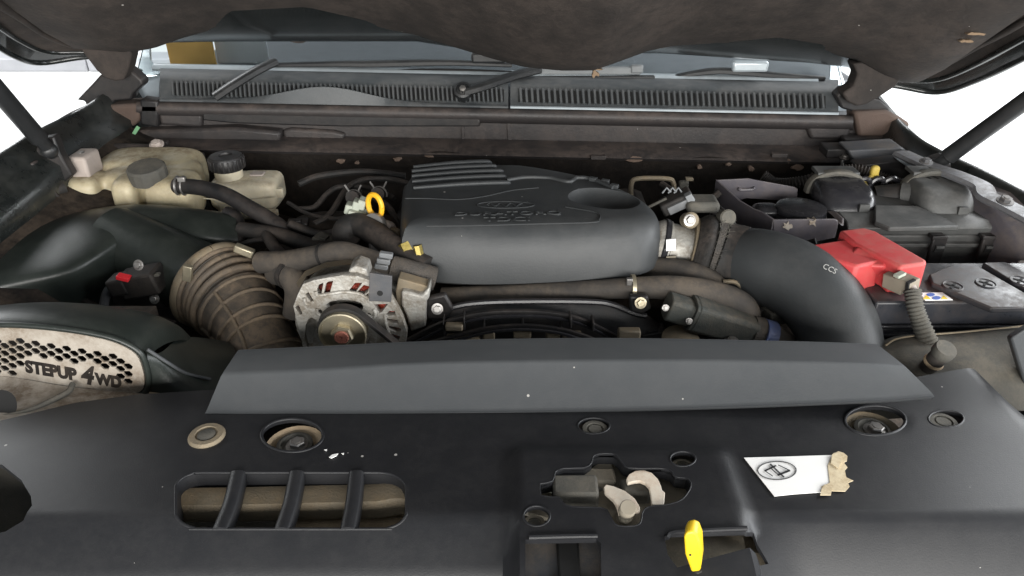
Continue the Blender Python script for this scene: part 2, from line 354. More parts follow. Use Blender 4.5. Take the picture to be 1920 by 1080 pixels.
# firewall
fw = MB(); rings = []
for i in range(90):
    px = 60 + i * 18.4
    wv = 3.0 * math.sin(px * 0.013) + 2.0 * math.sin(px * 0.05 + 1)
    a = P(px, 292 + ro(px) + wv, 1.335); b = P(px, 330 + ro(px), 1.35)
    rings.append([a, b, V((b.x, 1.36 + 0.01 * math.sin(px * 0.02), -0.12)), V((b.x, 1.30, -0.55)), V((b.x, 1.37, -0.55)), V((a.x, 1.38, a.z))])
part('firewall', fw.loft(rings), 'firewall', body, ang=60)
rs = random.Random(5)
for (px, py, w_, h_) in ((1190, 296, 24, 9), (1312, 311, 10, 7), (1366, 306, 9, 6), (1409, 314, 8, 10), (1497, 312, 22, 11), (1479, 300, 8, 8), (640, 300, 14, 8), (745, 296, 12, 7), (668, 303, 8, 5), (805, 290, 14, 5)):
    pts = []
    for k in range(11):
        q = 2 * math.pi * k / 11; rr = rs.uniform(0.6, 1.15)
        pts.append((px + w_ * .7 * rr * math.cos(q), py + 3 + h_ * .6 * rr * math.sin(q)))
    part('flaked_patch', slab(pts, 1.3335, 0.012), 'rust', body, bevel=0.001)
# cowl shelf: flange, recessed face, seal rail
part('cowl_flange', strip([(262, 1.40), (268, 1.385), (286, 1.338), (293, 1.332), (297, 1.336), (290, 1.36), (272, 1.41)], (210, 1660)), 'bodyin', body, ang=50)
part('cowl_face', strip([(224, 1.405), (228, 1.402), (262, 1.402), (266, 1.42), (224, 1.43)], (280, 1640)), 'bodyin', body)
part('seal_rail', strip([(203, 1.400), (206, 1.390), (214, 1.383), (222, 1.383), (229, 1.389), (232, 1.40), (228, 1.43), (205, 1.43)], (255, 1600)), 'bodyin', body, ang=60)
part('cowl_ledge', slab([(378, 200), (700, 216), (900, 222), (900, 238), (640, 238), (440, 232), (380, 226)], 1.386, 0.02), 'black', body, bevel=0.003)
for pts in ([(528, 245), (545, 241), (625, 246), (648, 252), (640, 272), (575, 276), (535, 270)], [(1510, 232), (1540, 214), (1600, 232), (1590, 262), (1520, 262)], [(295, 205), (380, 212), (378, 240), (300, 235)]):
    part('pressed_pocket', slab(pts, 1.392, 0.02), 'bodyin', body, bevel=0.006, seg=3)
part('seam', slab([(863, 222), (870, 222), (872, 262), (866, 262)], 1.399, 0.01), 'bodyin', body, bevel=0.001)
part('seam', slab([(950, 224), (956, 224), (960, 268), (952, 268)], 1.399, 0.01), 'bodyin', body, bevel=0.001)
for (px, py) in ((1122, 297), (1462, 293), (300, 270)):
    part('flange_clip', MB().box(*bxp(px - 14, py - 4, px + 14, py + 3, 1.328, 0.01)), 'bodyin', body, bevel=0.001)
# corner shelves that carry the hinges
part('corner_shelf', slab([(105, 225), (160, 200), (262, 195), (262, 226), (250, 238), (110, 250)], 1.385, 0.05), 'rustdust', body, bevel=0.006)
part('corner_shelf', slab([(1602, 210), (1665, 208), (1708, 232), (1700, 258), (1610, 258)], 1.385, 0.05), 'rustdust', body, bevel=0.006)
part('corner_panel', slab([(105, 250), (440, 240), (526, 248), (524, 268), (440, 266), (300, 270), (110, 292)], 1.375, 0.03), 'bodyin', body, bevel=0.006)
part('corner_panel', slab([(1580, 258), (1700, 258), (1712, 285), (1590, 296)], 1.375, 0.03), 'bodyin', body, bevel=0.006)
part('corner_pillar', slab([(262, 186), (296, 190), (296, 240), (262, 235)], 1.383, 0.03), 'black', body, bevel=0.004)
# fenders
def fender(side, pts, m):
    rings = []; inn = 0.06 if side < 0 else 0.045
    for p in crom(pts, 24):
        rings.append([p + V((side * a, 0, b)) for a, b in ((-inn, -0.09), (-inn, -0.045), (-inn * .55, -0.026), (-0.022, -0.006), (-0.012, 0.0), (0.0, -0.006), (0.005, -0.03), (-0.004, -0.35), (-0.08, -0.35))])
    return MB().loft(rings)
LF = [P(250, 128, 1.55), P(160, 190, 1.36), P(105, 219, 1.27), P(0, 275, 1.10), V((-0.81, 0.8, 0.085)), V((-0.80, 0.5, 0.02))]
RF = [P(1640, 160, 1.56), P(1713, 240, 1.34), P(1780, 282, 1.23), P(1920, 348, 1.06), V((0.83, 0.8, 0.05)), V((0.82, 0.5, 0.0))]
part('fender', fender(-1, LF, 'paint'), 'paint', body, ang=70)
part('fender', fender(1, RF, 'paint'), 'paint', body, ang=70)
# inner wings
mb = MB(); rings = []
for p in crom([V((-0.69, 1.38, 0.04)), V((-0.70, 1.2, 0.03)), V((-0.72, 0.9, 0.0)), V((-0.72, 0.6, -0.05))], 14):
    rings.append([p + V(q) for q in ((-0.04, 0, 0.02), (0, 0, 0), (0.06, 0, -0.02), (0.085, 0, -0.06), (0.12, 0, -0.4), (-0.04, 0, -0.4))])
part('inner_wing', mb.loft(rings), 'firewall', body, ang=60)
mb = MB(); rings = []
for p in crom([P(1690, 285, 1.30), P(1760, 330, 1.17), P(1860, 385, 1.03), V((0.74, 0.85, -0.02)), V((0.73, 0.6, -0.06))], 14):
    rings.append([p + V(q) for q in ((0.04, 0, 0.008), (0.03, 0, 0.004), (0, 0, 0), (-0.012, 0, -0.012), (-0.02, 0, -0.4), (0.04, 0, -0.4))])
part('inner_wing', mb.loft(rings), 'tray', body, ang=60)
# stepped rail with bolts on the right wing
rail = part('wing_rail', MB().tube([P(1690, 288, 1.22), P(1742, 312, 1.15), P(1790, 328, 1.10), P(1840, 350, 1.05), P(1850, 368, 1.025), P(1890, 388, .985), P(1960, 425, 0.92)], 0.011, 8, 30, prof=(0.6, 0.5, 1.5)), 'wingrail', body, ang=50)
hexbolt(body, 'wing_bolt', P(1736, 304, 1.13), (0, -0.2, 1), 0.007, 'bracket')
hexbolt(body, 'wing_bolt', P(1884, 378, .965), (0, -0.2, 1), 0.008, 'bracket')
part('wing_gusset', slab([(1606, 310), (1690, 300), (1738, 327), (1735, 350), (1606, 350)], 1.22, 0.03), 'black', body, bevel=0.003)
part('wing_gusset_cap', slab([(1684, 301), (1700, 300), (1740, 322), (1738, 328), (1718, 325)], 1.215, 0.02), 'silver', body, bevel=0.002)
part('slam_plate', slab([(1590, 282), (1690, 276), (1712, 290), (1700, 300), (1600, 303)], 1.28, 0.05), 'bracket', body, bevel=0.003)
part('wing_bracket', slab([(70, 262), (98, 268), (112, 300), (116, 345), (70, 350), (66, 300)], 1.16, 0.015), 'rustdust', body, bevel=0.003)
part('wing_bracket', slab([(0, 330), (60, 305), (66, 340), (0, 372)], 1.10, 0.02), 'bodyin', body, bevel=0.004)
part('wing_bracket', slab([(100, 300), (118, 298), (128, 322), (112, 335)], 1.17, 0.01), 'black', body, bevel=0.002)
# bulkhead front cross bar, bay floor
part('bay_floor', MB().box((0, 0.9, -0.57), (0.95, 0.6, 0.02)), 'firewall', body)
part('inner_front', MB().box((0, 0.40, -0.40), (0.75, 0.02, 0.16)), 'firewall', body)
# screen surround
part('screen_pillar', MB().loft([[P(a, b, y) for a, b, y in ring] for ring in (
    [(232, 190, 1.47), (300, 186, 1.47), (300, 160, 1.50), (248, 160, 1.50)],
    [(240, 150, 1.52), (304, 152, 1.52), (304, 138, 1.535), (246, 138, 1.535)],
    [(243, 118, 1.58), (286, 132, 1.58), (284, 112, 1.62), (250, 104, 1.62)],
    [(252, 60, 1.80), (281, 60, 1.80), (281, 40, 1.83), (256, 40, 1.83)])]), 'silver', body, bevel=0.004, ang=60)
part('screen_pillar', MB().loft([[P(a, b, y) for a, b, y in ring] for ring in (
    [(1545, 210, 1.47), (1600, 208, 1.47), (1596, 180, 1.50), (1548, 178, 1.50)],
    [(1552, 172, 1.52), (1590, 180, 1.52), (1586, 158, 1.55), (1556, 154, 1.55)],
    [(1556, 140, 1.58), (1580, 150, 1.58), (1576, 132, 1.62), (1556, 126, 1.62)],
    [(1552, 80, 1.80), (1570, 80, 1.80), (1568, 60, 1.83), (1552, 60, 1.83)])]), 'silver', body, bevel=0.004, ang=60)
# windscreen
ws = MB(); rings = []
for i in range(30):
    px = lerp(255, 1580, i / 29); bow = 0.05 * (1 - ((px - 920) / 660) ** 2)
    a = P(px, 152 + ro(px) * 0.8, 1.52 + bow); d = V((0, 0.80, 0.60))
    rings.append([a, a + d * 0.25, a + d * 0.6, a + d * 0.6 + V((0, 0.004, -0.003)), a + d * 0.25 + V((0, 0.004, -0.003)), a + V((0, 0.004, -0.003))])
part('windscreen', ws.loft(rings), 'glass', body, ang=50)
part('dashboard', MB().box((0, 1.95, 0.02), (0.78, 0.30, 0.05)), 'dash', body, bevel=0.02)
part('roof', MB().box((0, 2.9, 0.72), (0.75, 0.65, 0.03)), 'dash', body, bevel=0.02)
part('bulkhead', MB().box((0, 2.45, -0.2), (0.78, 0.02, 0.35)), 'dash', body)
solo('cardboard_sheet', MB().box((-0.755, 1.80, 0.11), (0.054, 0.004, 0.09)), 'ochre', 'ochre cardboard sheet standing on the dashboard behind the windscreen', 'cardboard', bevel=0.001)
solo('sun_shade', MB().box((-0.645, 1.83, 0.11), (0.062, 0.004, 0.09)), 'greycard', 'grey folded sun shade standing beside the ochre cardboard behind the windscreen', 'sun shade', bevel=0.001)

# ------------------------------------------------------------------ cowl grilles
def grille(name, label, x0, x1, n, rib, mg, tag_px):
    t = thing(name, label, 'cowl grille', P((x0 + x1) / 2, 200 + ro((x0 + x1) / 2), 1.41))
    rings = []
    for i in range(50):
        px = lerp(x0, x1, i / 49); o = ro(px)
        prof = [(203, 1.392), (200, 1.392), (192, 1.405), (167, 1.425), (160, 1.43), (147, 1.46), (139, 1.50), (137, 1.53), (150, 1.55), (204, 1.45)]
        rings.append([P(px, r + o, y) for r, y in prof])
    part('panel', MB().loft(rings), mg, t, ang=60)
    xa, xb = rib
    lo = []
    for i in range(30):
        px = lerp(xa, xb, i / 29); o = ro(px)
        lo.append([P(px, 191 + o, 1.4035), P(px, 168 + o, 1.4225), P(px, 168 + o, 1.4265), P(px, 191 + o, 1.407)])
    part('slot_recess', MB().loft(lo), 'slot', t)
    pitch = (xb - xa) / n
    for k in range(n):
        px = xa + (k + 0.5) * pitch; o = ro(px)
        a = P(px, 193 + o, 1.3990); b = P(px - 2, 167 + o, 1.419)
        hw = V((pitch * 0.00029, 0, 0)); up = V((0, -0.003, 0.004)) 
        part('slat', MB().add([a - hw, a + hw, b + hw, b - hw, a - hw * .6 + up, a + hw * .6 + up, b + hw * .6 + up, b - hw * .6 + up],
             [(0, 3, 2, 1), (4, 5, 6, 7), (0, 1, 5, 4), (1, 2, 6, 5), (2, 3, 7, 6), (3, 0, 4, 7)]), 'cowlrib', t)
    part('front_bead', MB().tube([P(lerp(x0, x1, k / 8), 201 + ro(lerp(x0, x1, k / 8)), 1.390) for k in range(9)], 0.0028, 6), 'silver' if tag_px else 'cowlgrey', t)
    return t
g1 = grille('cowl_grille', 'dark grey slotted cowl grille under the ochre cardboard side of the windscreen', 300, 953, 74, (322, 945), 'cowlgrey', 0)
g2 = grille('cowl_grille', 'slotted cowl grille with pale front bead under the white wiper joint', 957, 1572, 54, (972, 1548), 'cowlgrey', 1)
part('windscreen_moulding', MB().tube([P(px, 139 + ro(px), 1.503) for px in range(290, 1570, 40)], 0.0095, 8, 60, prof=(1, 0.7, 1.6)), 'silver', g1)  # wide pale band stands in for sky reflected in the plastic
hm = MB(); rings = []
for i in range(24):
    px = lerp(380, 900, i / 23); hgt = 27 * math.exp(-((px - 610) / 105) ** 2)
    rings.append([P(px, 203 + ro(px), 1.386), P(px, 197 + ro(px) - hgt, 1.392), P(px, 196 + ro(px) - hgt, 1.402), P(px, 203 + ro(px), 1.41)])
part('moulded_hump', hm.loft(rings), 'cowlgrey', g1, ang=70)

# ------------------------------------------------------------------ wipers
def wiper(label, pv, arm, blade, joint, cover_m):
    t = thing('wiper', label, 'wiper', P(*pv))
    part('arm', MB().tube([P(*q) for q in arm], 0.0105, 10, 24, prof=(0.6, 0.7, 1.2)), 'wiper', t)
    part('blade', MB().tube([P(*q) for q in blade], lambda s: 0.009 * (0.6 + 0.4 * math.sin(math.pi * s)), 10, 24, prof=(0.7, 0.75, 1.0)), 'wiper', t)
    part('rubber_edge', MB().tube([P(a, b + 14, c) for a, b, c in blade], 0.0035, 6, 24), 'slot', t)
    a, b, y = joint
    part('joint', MB().box(*bxp(a - 32, b - 10, a + 32, b + 10, y - 0.012, 0.02)), cover_m, t, bevel=0.005, seg=3)
    c = P(*pv)
    part('pivot_cap', MB().lathe([(0.016, -0.02), (0.017, 0.004), (0.013, 0.006), (0.012, 0.002), (0.006, 0.002), (0.006, 0.008)], c, (0, -0.7, 0.7), 20), 'wiper', t)
    part('pivot_nut', MB().lathe([(0.0065, 0.0), (0.0065, 0.01), (0.004, 0.011)], c, (0, -0.7, 0.7), 6), 'steel', t)
    return t
wiper('black wiper lying along the windscreen base above the grey cowl hump', (868, 170, 1.40), [(870, 172, 1.40), (905, 162, 1.41), (960, 143, 1.45), (1010, 130, 1.48)],
      [(510, 122, 1.50), (620, 120, 1.50), (700, 120, 1.50), (780, 118, 1.50), (860, 118, 1.50), (960, 122, 1.50)], (915, 110, 1.50), 'wiper')
wiper('pale wiper with white joint parked across the windscreen foot', (400, 192, 1.43), [(402, 182, 1.385), (440, 157, 1.405), (482, 132, 1.435), (515, 116, 1.465)],
      [(1240, 150, 1.50), (1300, 138, 1.50), (1350, 133, 1.50), (1410, 137, 1.50), (1470, 142, 1.50), (1546, 147, 1.50)], (1408, 126, 1.495), 'silver')
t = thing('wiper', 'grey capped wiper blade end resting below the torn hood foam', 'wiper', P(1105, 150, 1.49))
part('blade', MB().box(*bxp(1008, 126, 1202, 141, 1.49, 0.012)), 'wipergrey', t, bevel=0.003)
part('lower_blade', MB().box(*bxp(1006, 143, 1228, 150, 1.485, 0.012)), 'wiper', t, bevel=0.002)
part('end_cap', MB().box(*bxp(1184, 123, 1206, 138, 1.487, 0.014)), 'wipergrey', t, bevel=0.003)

# ------------------------------------------------------------------ hood
hood = thing('hood', 'raised dark hood with dusty brown underside', 'hood', (0, 1.45, 0.1))
HD = V((0, -math.cos(R(34)), math.sin(R(34)))); HD2 = V((0, -math.cos(R(38)), math.sin(R(38)))); HN = V((0, math.sin(R(34)), math.cos(R(34))))
def hoodsheet(contour, y, thick, pxs, n, lip=0.01, z2=0.75, bulge=0.0):
    rings = []
    for i in range(n):
        px = lerp(pxs[0], pxs[1], i / (n - 1)); row = interp(contour, px)
        a = P(px, row, y); bl = V((0, -1, -0.3)) * bulge * math.exp(-((px - 1060) / 170) ** 2)
        widen = lambda q, s: V((q.x * (1 + 0.0 * s), q.y, q.z))
        p0 = a + HN * thick; p1 = a + HN * lip; p2 = a; p3 = a + HD * 0.02 - HN * 0.006 + bl * 0.3; p4 = a + HD * 0.10 - HN * 0.012 + bl; p5 = a + HD * 0.32 - HN * 0.004 + bl * .5
        p6 = p5 + HD2 * z2; p7 = p6 + V((0, 0.03, 0.02)) + HN * thick; p8 = a + HD * 0.32 + HN * thick
        rings.append([p0, p1, p2, p3, p4, p5, p6, p7, p8])
    return MB().loft(rings)
inner = [(150, 92), (200, 96), (240, 99), (290, 90), (340, 72), (400, 55), (460, 45), (600, 43), (700, 50), (780, 66), (850, 88), (920, 108), (980, 122), (1050, 128), (1110, 128), (1160, 112), (1210, 95), (1260, 86), (1340, 82), (1440, 84), (1530, 92), (1600, 112), (1650, 140), (1690, 155)]
outer = [(120, 92), (200, 95), (310, 80), (420, 78), (600, 78), (780, 78), (860, 90), (900, 95), (1180, 100), (1240, 100), (1300, 104), (1420, 112), (1520, 118), (1600, 128), (1680, 150)]
part('inner_panel', hoodsheet(inner, 1.385, 0.02, (150, 1712), 110, bulge=0.035), 'hood', hood, ang=70)
part('rear_flange', hoodsheet(outer, 1.45, 0.025, (130, 1690), 80), 'paint', hood, ang=60)
part('flange_hole', MB().lathe([(0.019, 0), (0.021, 0.002), (0.018, 0.004), (0.012, 0.001)], P(556, 66, 1.445) - HN * 0.004, -HN, 20), 'hood', hood)
def rim(pts, name, r, m, prof=None):
    q = [V(p) for p in pts]; e = q[-1]; q += [e + HD * 0.25, e + HD * 0.25 + HD2 * 0.6]
    return part(name, MB().tube(q, r, 10, 40, prof=prof), m, hood, ang=60)
def wing(lines, m, nm):
    ls = []
    for l in lines:
        q = crom([P(*k) for k in l], 24); e = q[-1]; q += [e + HD * 0.12, e + HD * 0.25, e + HD * 0.25 + HD2 * 0.6]; ls.append(q)
    rings = [[l[i] for l in ls] + [l[i] + HN * 0.012 for l in reversed(ls)] for i in range(len(ls[0]))]
    part(nm, MB().loft(rings), m, hood, ang=60)
R0 = [(1540, 80, 1.41), (1620, 80, 1.40), (1690, 40, 1.32), (1760, -15, 1.23), (1820, -70, 1.16)]
R1 = [(1610, 128, 1.40), (1700, 132, 1.40), (1765, 122, 1.35), (1835, 85, 1.26), (1920, 40, 1.15)]
R2 = [(1612, 140, 1.41), (1700, 150, 1.405), (1762, 148, 1.37), (1832, 120, 1.285), (1920, 72, 1.165)]
R3 = [(1620, 150, 1.42), (1690, 163, 1.42), (1760, 173, 1.39), (1830, 152, 1.31), (1920, 110, 1.19)]
L0 = [(330, 70, 1.41), (260, 50, 1.40), (200, 10, 1.33), (150, -35, 1.26), (110, -80, 1.21)]
L1 = [(255, 92, 1.40), (160, 88, 1.39), (95, 68, 1.33), (40, 34, 1.26), (-30, -10, 1.18)]
L2 = [(248, 98, 1.41), (155, 98, 1.40), (85, 96, 1.37), (30, 72, 1.30), (-40, 25, 1.2)]
L3 = [(240, 100, 1.42), (150, 108, 1.42), (75, 118, 1.39), (28, 106, 1.33), (-40, 66, 1.25)]
wing([R0, R1], 'hood', 'side_channel'); wing([R1, R2], 'hood', 'side_channel'); wing([R2, R3], 'paint', 'side_flange')
wing([L0, L1], 'hood', 'side_channel'); wing([L1, L2], 'hood', 'side_channel'); wing([L2, L3], 'paint', 'side_flange')
rim([P(*q) for q in R3], 'side_rim', 0.005, 'paint'); rim([P(*q) for q in R2], 'side_bead', 0.005, 'paint'); rim([P(*q) for q in R1], 'side_bead', 0.006, 'hood')
rim([P(*q) for q in L3], 'side_rim', 0.005, 'paint'); rim([P(*q) for q in L2], 'side_bead', 0.005, 'paint'); rim([P(*q) for q in L1], 'side_bead', 0.007, 'hood')
skin = MB(); rings = []
for i in range(30):
    xx = lerp(-0.80, 0.80, i / 29); zb = 0.15 - 0.03 * (xx / 0.8) ** 2
    a = V((xx, 1.46 - 0.03 * (xx / .8) ** 2, zb + 0.085)); rings.append([a, a + HD * 0.33, a + HD * 0.33 + HD2 * 0.75, a + HD * 0.33 + HD2 * 0.75 + V((0, 0.02, 0.02)), a + HD * 0.33 + HN * 0.025, a + HN * 0.015])
part('outer_skin', skin.loft(rings), 'paint', hood, ang=60)
for px, py in ((420, 18), (690, 24), (980, 60), (1230, 40), (1480, 36), (560, 8), (1100, 95)):
    c = P(px, py, 1.33)
    part('lining_clip', MB().lathe([(0.011, -0.004), (0.011, 0.003), (0.008, 0.005), (0.003, 0.0055)], c, -HN, 18), 'black', hood)
def crumb(px, py, y, w_, h_, seed):
    rs = random.Random(seed); pts = []
    for k in range(13):
        q = 2 * math.pi * k / 13; rr = rs.uniform(0.35, 1.2); pts.append((px + w_ * rr * math.cos(q), py + h_ * rr * math.sin(q)))
    return slab(pts, y, 0.01)
for a in ((1112, 129, 1.36, 20, 4, 1), (1116, 139, 1.36, 7, 9, 2), (1045, 120, 1.36, 12, 3, 3), (1838, 64, 1.185, 22, 5, 4), (1862, 52, 1.18, 12, 5, 5), (1812, 78, 1.195, 14, 4, 6)):
    part('foam_scrap', crumb(*a), 'foam', hood, bevel=0.001)
def hinge(parts_):
    for nm, pts, y, th, m in parts_: part(nm, slab(pts, y, th), m, hood, bevel=0.004, seg=3)
hinge([('hinge_arm', [(150, 80), (195, 72), (240, 85), (246, 102), (240, 130), (232, 150), (215, 153), (196, 147), (180, 132), (165, 112), (152, 95)], 1.375, 0.035, 'hood'),
       ('hinge_bracket', [(188, 140), (222, 148), (240, 128), (266, 150), (268, 160), (250, 176), (246, 188), (215, 190), (200, 210), (165, 208), (158, 190), (143, 188), (170, 160)], 1.40, 0.03, 'black'),
       ('hinge_arm', [(1600, 120), (1650, 112), (1688, 130), (1692, 146), (1680, 162), (1650, 182), (1625, 196), (1606, 200), (1588, 190), (1580, 175), (1600, 162), (1608, 140)], 1.375, 0.035, 'hood'),
       ('hinge_bracket', [(1568, 180), (1585, 165), (1620, 180), (1650, 185), (1668, 200), (1676, 222), (1668, 240), (1650, 240), (1648, 225), (1612, 218), (1600, 210), (1578, 204)], 1.40, 0.03, 'black')])

# ------------------------------------------------------------------ hood struts
def strut(label, a, b, br):
    t = thing('hood_strut', label, 'strut', a)
    d = (b - a).normalized()
    part('tube', MB().lathe([(0.004, 0.0), (0.0135, 0.006), (0.0135, (b - a).length)], a + d * 0.02, d, 20), 'wiper', t)
    part('ball_end', MB().sell(a, (0.013, 0.013, 0.013), 1.0), 'wiper', t)
    part('rod_end', MB().lathe([(0.008, -0.012), (0.010, 0.0), (0.010, 0.03)], a, d, 14), 'wiper', t)
    part('bracket', slab(*br), 'black', t, bevel=0.003)
strut('black gas strut on the fender beside the yellowed tank', P(92, 282, 1.13), P(-215, -75, 0.97), ([(70, 262), (100, 256), (112, 290), (135, 330), (112, 350), (60, 340), (62, 300)], 1.135, 0.02))
strut('black gas strut on the fender above the fuse box', P(1752, 312, 1.17), P(2290, -75, 1.0), ([(1748, 300), (1772, 292), (1784, 308), (1790, 352), (1738, 352), (1742, 325)], 1.175, 0.02))
# ------------------------------------------------------------------ radiator cover panel
def zp(x, y):
    s = max(0.0, 0.468 - y); z = (-0.55 * s - 3.5 * s * s) * (1 + 0.7 * sstep(0.20, 0.26, x)) - 0.9 * max(0.0, 0.425 - y)
    pl = sstep(-0.004, 0.004, x) * (1 - sstep(0.200, 0.212, x)) * (1 - sstep(0.542, 0.556, y))
    z = z * (1 - 0.85 * pl) + 0.006 * pl
    z += 0.0035 * sstep(0.36, 0.52, x) * sstep(0.5, 0.6, y)
    return z
def Pn(px, py, up=0.0):
    z = 0
    for _ in range(6):
        q = Q(px, py, z + up); z = zp(q.x, q.y)
    return Q(px, py, z + up)
def yb(x): return interp([(-0.66, 0.535), (-0.60, 0.568), (-0.52, 0.602), (-0.465, 0.628), (-0.405, 0.642), (-0.33, 0.650), (-0.25, 0.655), (0.40, 0.665), (0.44, 0.668), (0.50, 0.682), (0.53, 0.688), (0.545, 0.66)], x)
def ellipx(px, py, rx, ry, n=28): return [(px + rx * math.cos(2 * math.pi * k / n), py + ry * math.sin(2 * math.pi * k / n)) for k in range(n)]
def rrect(x0, y0, x1, y1, r, n=6, skew=0):
    out = []
    for cx, cy, a0 in ((x1 - r, y0 + r * .6, -90), (x1 - r, y1 - r * .6, 0), (x0 + r, y1 - r * .6, 90), (x0 + r, y0 + r * .6, 180)):
        for k in range(n + 1):
            a = R(a0 + 90 * k / n); out.append((cx + r * math.cos(a), cy + r * .6 * math.sin(a)))
    return out
LATCH = [(1012, 906), (1036, 901), (1041, 884), (1058, 877), (1096, 876), (1109, 867), (1112, 855), (1124, 850), (1150, 850), (1160, 858), (1170, 871), (1185, 877), (1240, 877), (1258, 882), (1266, 893), (1288, 896), (1296, 908), (1290, 923), (1276, 938), (1250, 946), (1226, 948), (1210, 953), (1204, 963), (1202, 977), (1193, 985), (1162, 986), (1150, 978), (1142, 963), (1130, 952), (1075, 950), (1056, 943), (1048, 932), (1015, 929)]
VENT = rrect(328, 884, 762, 990, 52)
panel = thing('radiator_cover', 'black plastic radiator cover panel with vent opening and latch cutout', 'radiator cover', (0, 0.45, -0.05))
nx, ny = 170, 46; top = []; bot = []
for i in range(nx + 1):
    x = lerp(-0.66, 0.545, i / nx); a = []; b = []
    for j in range(ny + 1):
        y = lerp(0.355, yb(x), j / ny); z = zp(x, y)
        if x > 0.515: z -= ((x - 0.515) / 0.03) ** 2 * 0.03 * sstep(0.55, 0.64, y)
        z += 0.004 * sstep(0.0, 0.10, -(y - yb(x)) / 1.0 + 0.02) - 0.004
        a.append(V((x, y, z))); b.append(V((x, y, z - 0.005)))
    top.append(a); bot.append(b)
mb = MB(); W = ny + 1; n0 = (nx + 1) * W
vs = [p for r in top for p in r] + [p for r in bot for p in r]; fs = []
for i in range(nx):
    for j in range(ny):
        a = i * W + j; fs += [(a, a + W, a + W + 1, a + 1), (n0 + a, n0 + a + 1, n0 + a + W + 1, n0 + a + W)]
for i in range(nx):
    a = i * W; fs += [(a, n0 + a, n0 + a + W, a + W)]; a = i * W + ny; fs += [(a, a + W, n0 + a + W, n0 + a)]
for j in range(ny):
    fs += [(j, j + 1, n0 + j + 1, n0 + j)]; a = nx * W + j; fs += [(a, n0 + a, n0 + a + 1, a + 1)]
mb.add(vs, fs)
def cutter(px): return MB().prism([Pn(a, b) + V((0, 0, 0.05)) for a, b in px], (0, 0, -0.12))
SLOT1 = [(985, 1012), (1118, 1010), (1126, 1018), (1128, 1100), (985, 1100)]
SLOT2 = [(1246, 1008), (1258, 1000), (1400, 996), (1412, 1002), (1442, 1052), (1434, 1058), (1270, 1064), (1252, 1040)]
HOLES = [ellipx(548, 816, 58, 31), ellipx(1641, 788, 57, 28), ellipx(1113, 798, 30, 15), ellipx(1774, 785, 33, 16), ellipx(1280, 860, 24, 14), ellipx(1006, 967, 25, 19)]
side_hole = [(-60, 850), (5, 872), (40, 900), (58, 930), (60, 948), (44, 976), (10, 996), (-60, 1010)]
me = cut(mb.mesh('panel'), [cutter(h) for h in HOLES + [LATCH, VENT, SLOT1, SLOT2, side_hole]])
part('panel', me, 'panel', panel, ang=42)
def lip(px, name, r, m='panel', dz=0.0):
    q = [Pn(a, b) + V((0, 0, dz)) for a, b in px]; q.append(q[0].copy()); return part(name, MB().tube(q, r, 8, len(q) * 2, caps=False), m, panel, ang=60)
lip(HOLES[0], 'hole_rim', 0.0018, dz=-0.0006); lip(HOLES[1], 'hole_rim', 0.0018, dz=-0.0006); lip(VENT, 'vent_rim', 0.0016, dz=-0.0014); lip(LATCH, 'cutout_rim', 0.0009, dz=-0.0006)
for h in HOLES[2:]: lip(h, 'hole_rim', 0.0012, dz=-0.0005)
for pts in ([(992, 1009), (1060, 1007), (1120, 1006)], [(1250, 1010), (1262, 1000), (1330, 995), (1400, 992)]):
    part('slot_ridge', MB().tube([Pn(a, b) + V((0, 0, 0.001)) for a, b in pts], 0.0022, 8, 12), 'panel', panel)
# inward skirt of the vent opening
mb = MB(); q = [Pn(a, b) for a, b in VENT]; c = sum(q, V((0, 0, 0))) / len(q)
mb.loft([[p + V((0, 0, -0.002)) for p in q], [p.lerp(c, 0.02) + V((0, 0, -0.012)) for p in q], [p.lerp(c, 0.03) + V((0, 0, -0.020)) for p in q]], True, False, False)
o = part('vent_skirt', mb, 'panel', panel, ang=60)
for (xt, xb_) in ((446, 412), (556, 528), (668, 652)):
    a, b, c = Pn(xt, 884) + V((0, 0, -0.006)), Pn(lerp(xt, xb_, .45), 935) + V((0, 0, -0.010)), Pn(xb_, 992) + V((0, 0, -0.006))
    part('vent_bar', MB().tube([a, b, c], 0.0088, 12, 16, prof=(0.6, 1.0, 0.85)), 'panel', panel, ang=50)
mb = MB(); q = [Pn(a, b) for a, b in LATCH]; c = sum(q, V((0, 0, 0))) / len(q)
mb.loft([[p + V((0, 0, -0.003)) for p in q], [p + V((0, 0, -0.014)) for p in q]], True, False, False)
part('cutout_skirt', mb, 'panel', panel, ang=60)

# fasteners in the panel
def fastener(label, px, py, r, dz, m, kind):
    c = Pn(px, py) + V((0, 0, dz)); t = thing('panel_fastener', label, 'fastener', c + V((0, 0, -0.02)))
    if kind == 'clip':
        part('head', MB().lathe([(r, -0.02), (r, 0), (r * 0.9, 0.0022), (r * 0.62, 0.0025), (r * 0.60, 0.0008), (r * 0.02, 0.001)], c, (0, 0, 1)), m, t)
        part('centre_pin', MB().lathe([(r * 0.5, -0.01), (r * 0.5, 0.0014), (r * 0.45, 0.002)], c, (0, 0, 1)), 'muddy', t)
    elif kind == 'cup':
        part('dish', MB().lathe([(r, -0.02), (r, 0), (r * 0.8, -0.003), (r * 0.75, -0.006)], c, (0, 0, 1)), m, t)
        part('ring', MB().lathe([(r * 0.62, -0.008), (r * 0.62, 0.001), (r * 0.5, 0.002), (r * 0.42, -0.001), (r * 0.2, -0.001)], c, (0, 0, 1)), 'muddy', t)
        hexbolt(t, 'bolt', c + V((0.003, 0, -0.002)), (0, 0, 1), r * 0.28, 'steel')
    return t
fastener('dusty tan push clip in the radiator cover by the round hole', 388, 818, 0.018, 0.0012, 'tansteel', 'clip')
fastener('dusty tan bolt cup in the round hole above the vent opening', 550, 821, 0.029, -0.009, 'tanpart', 'cup')
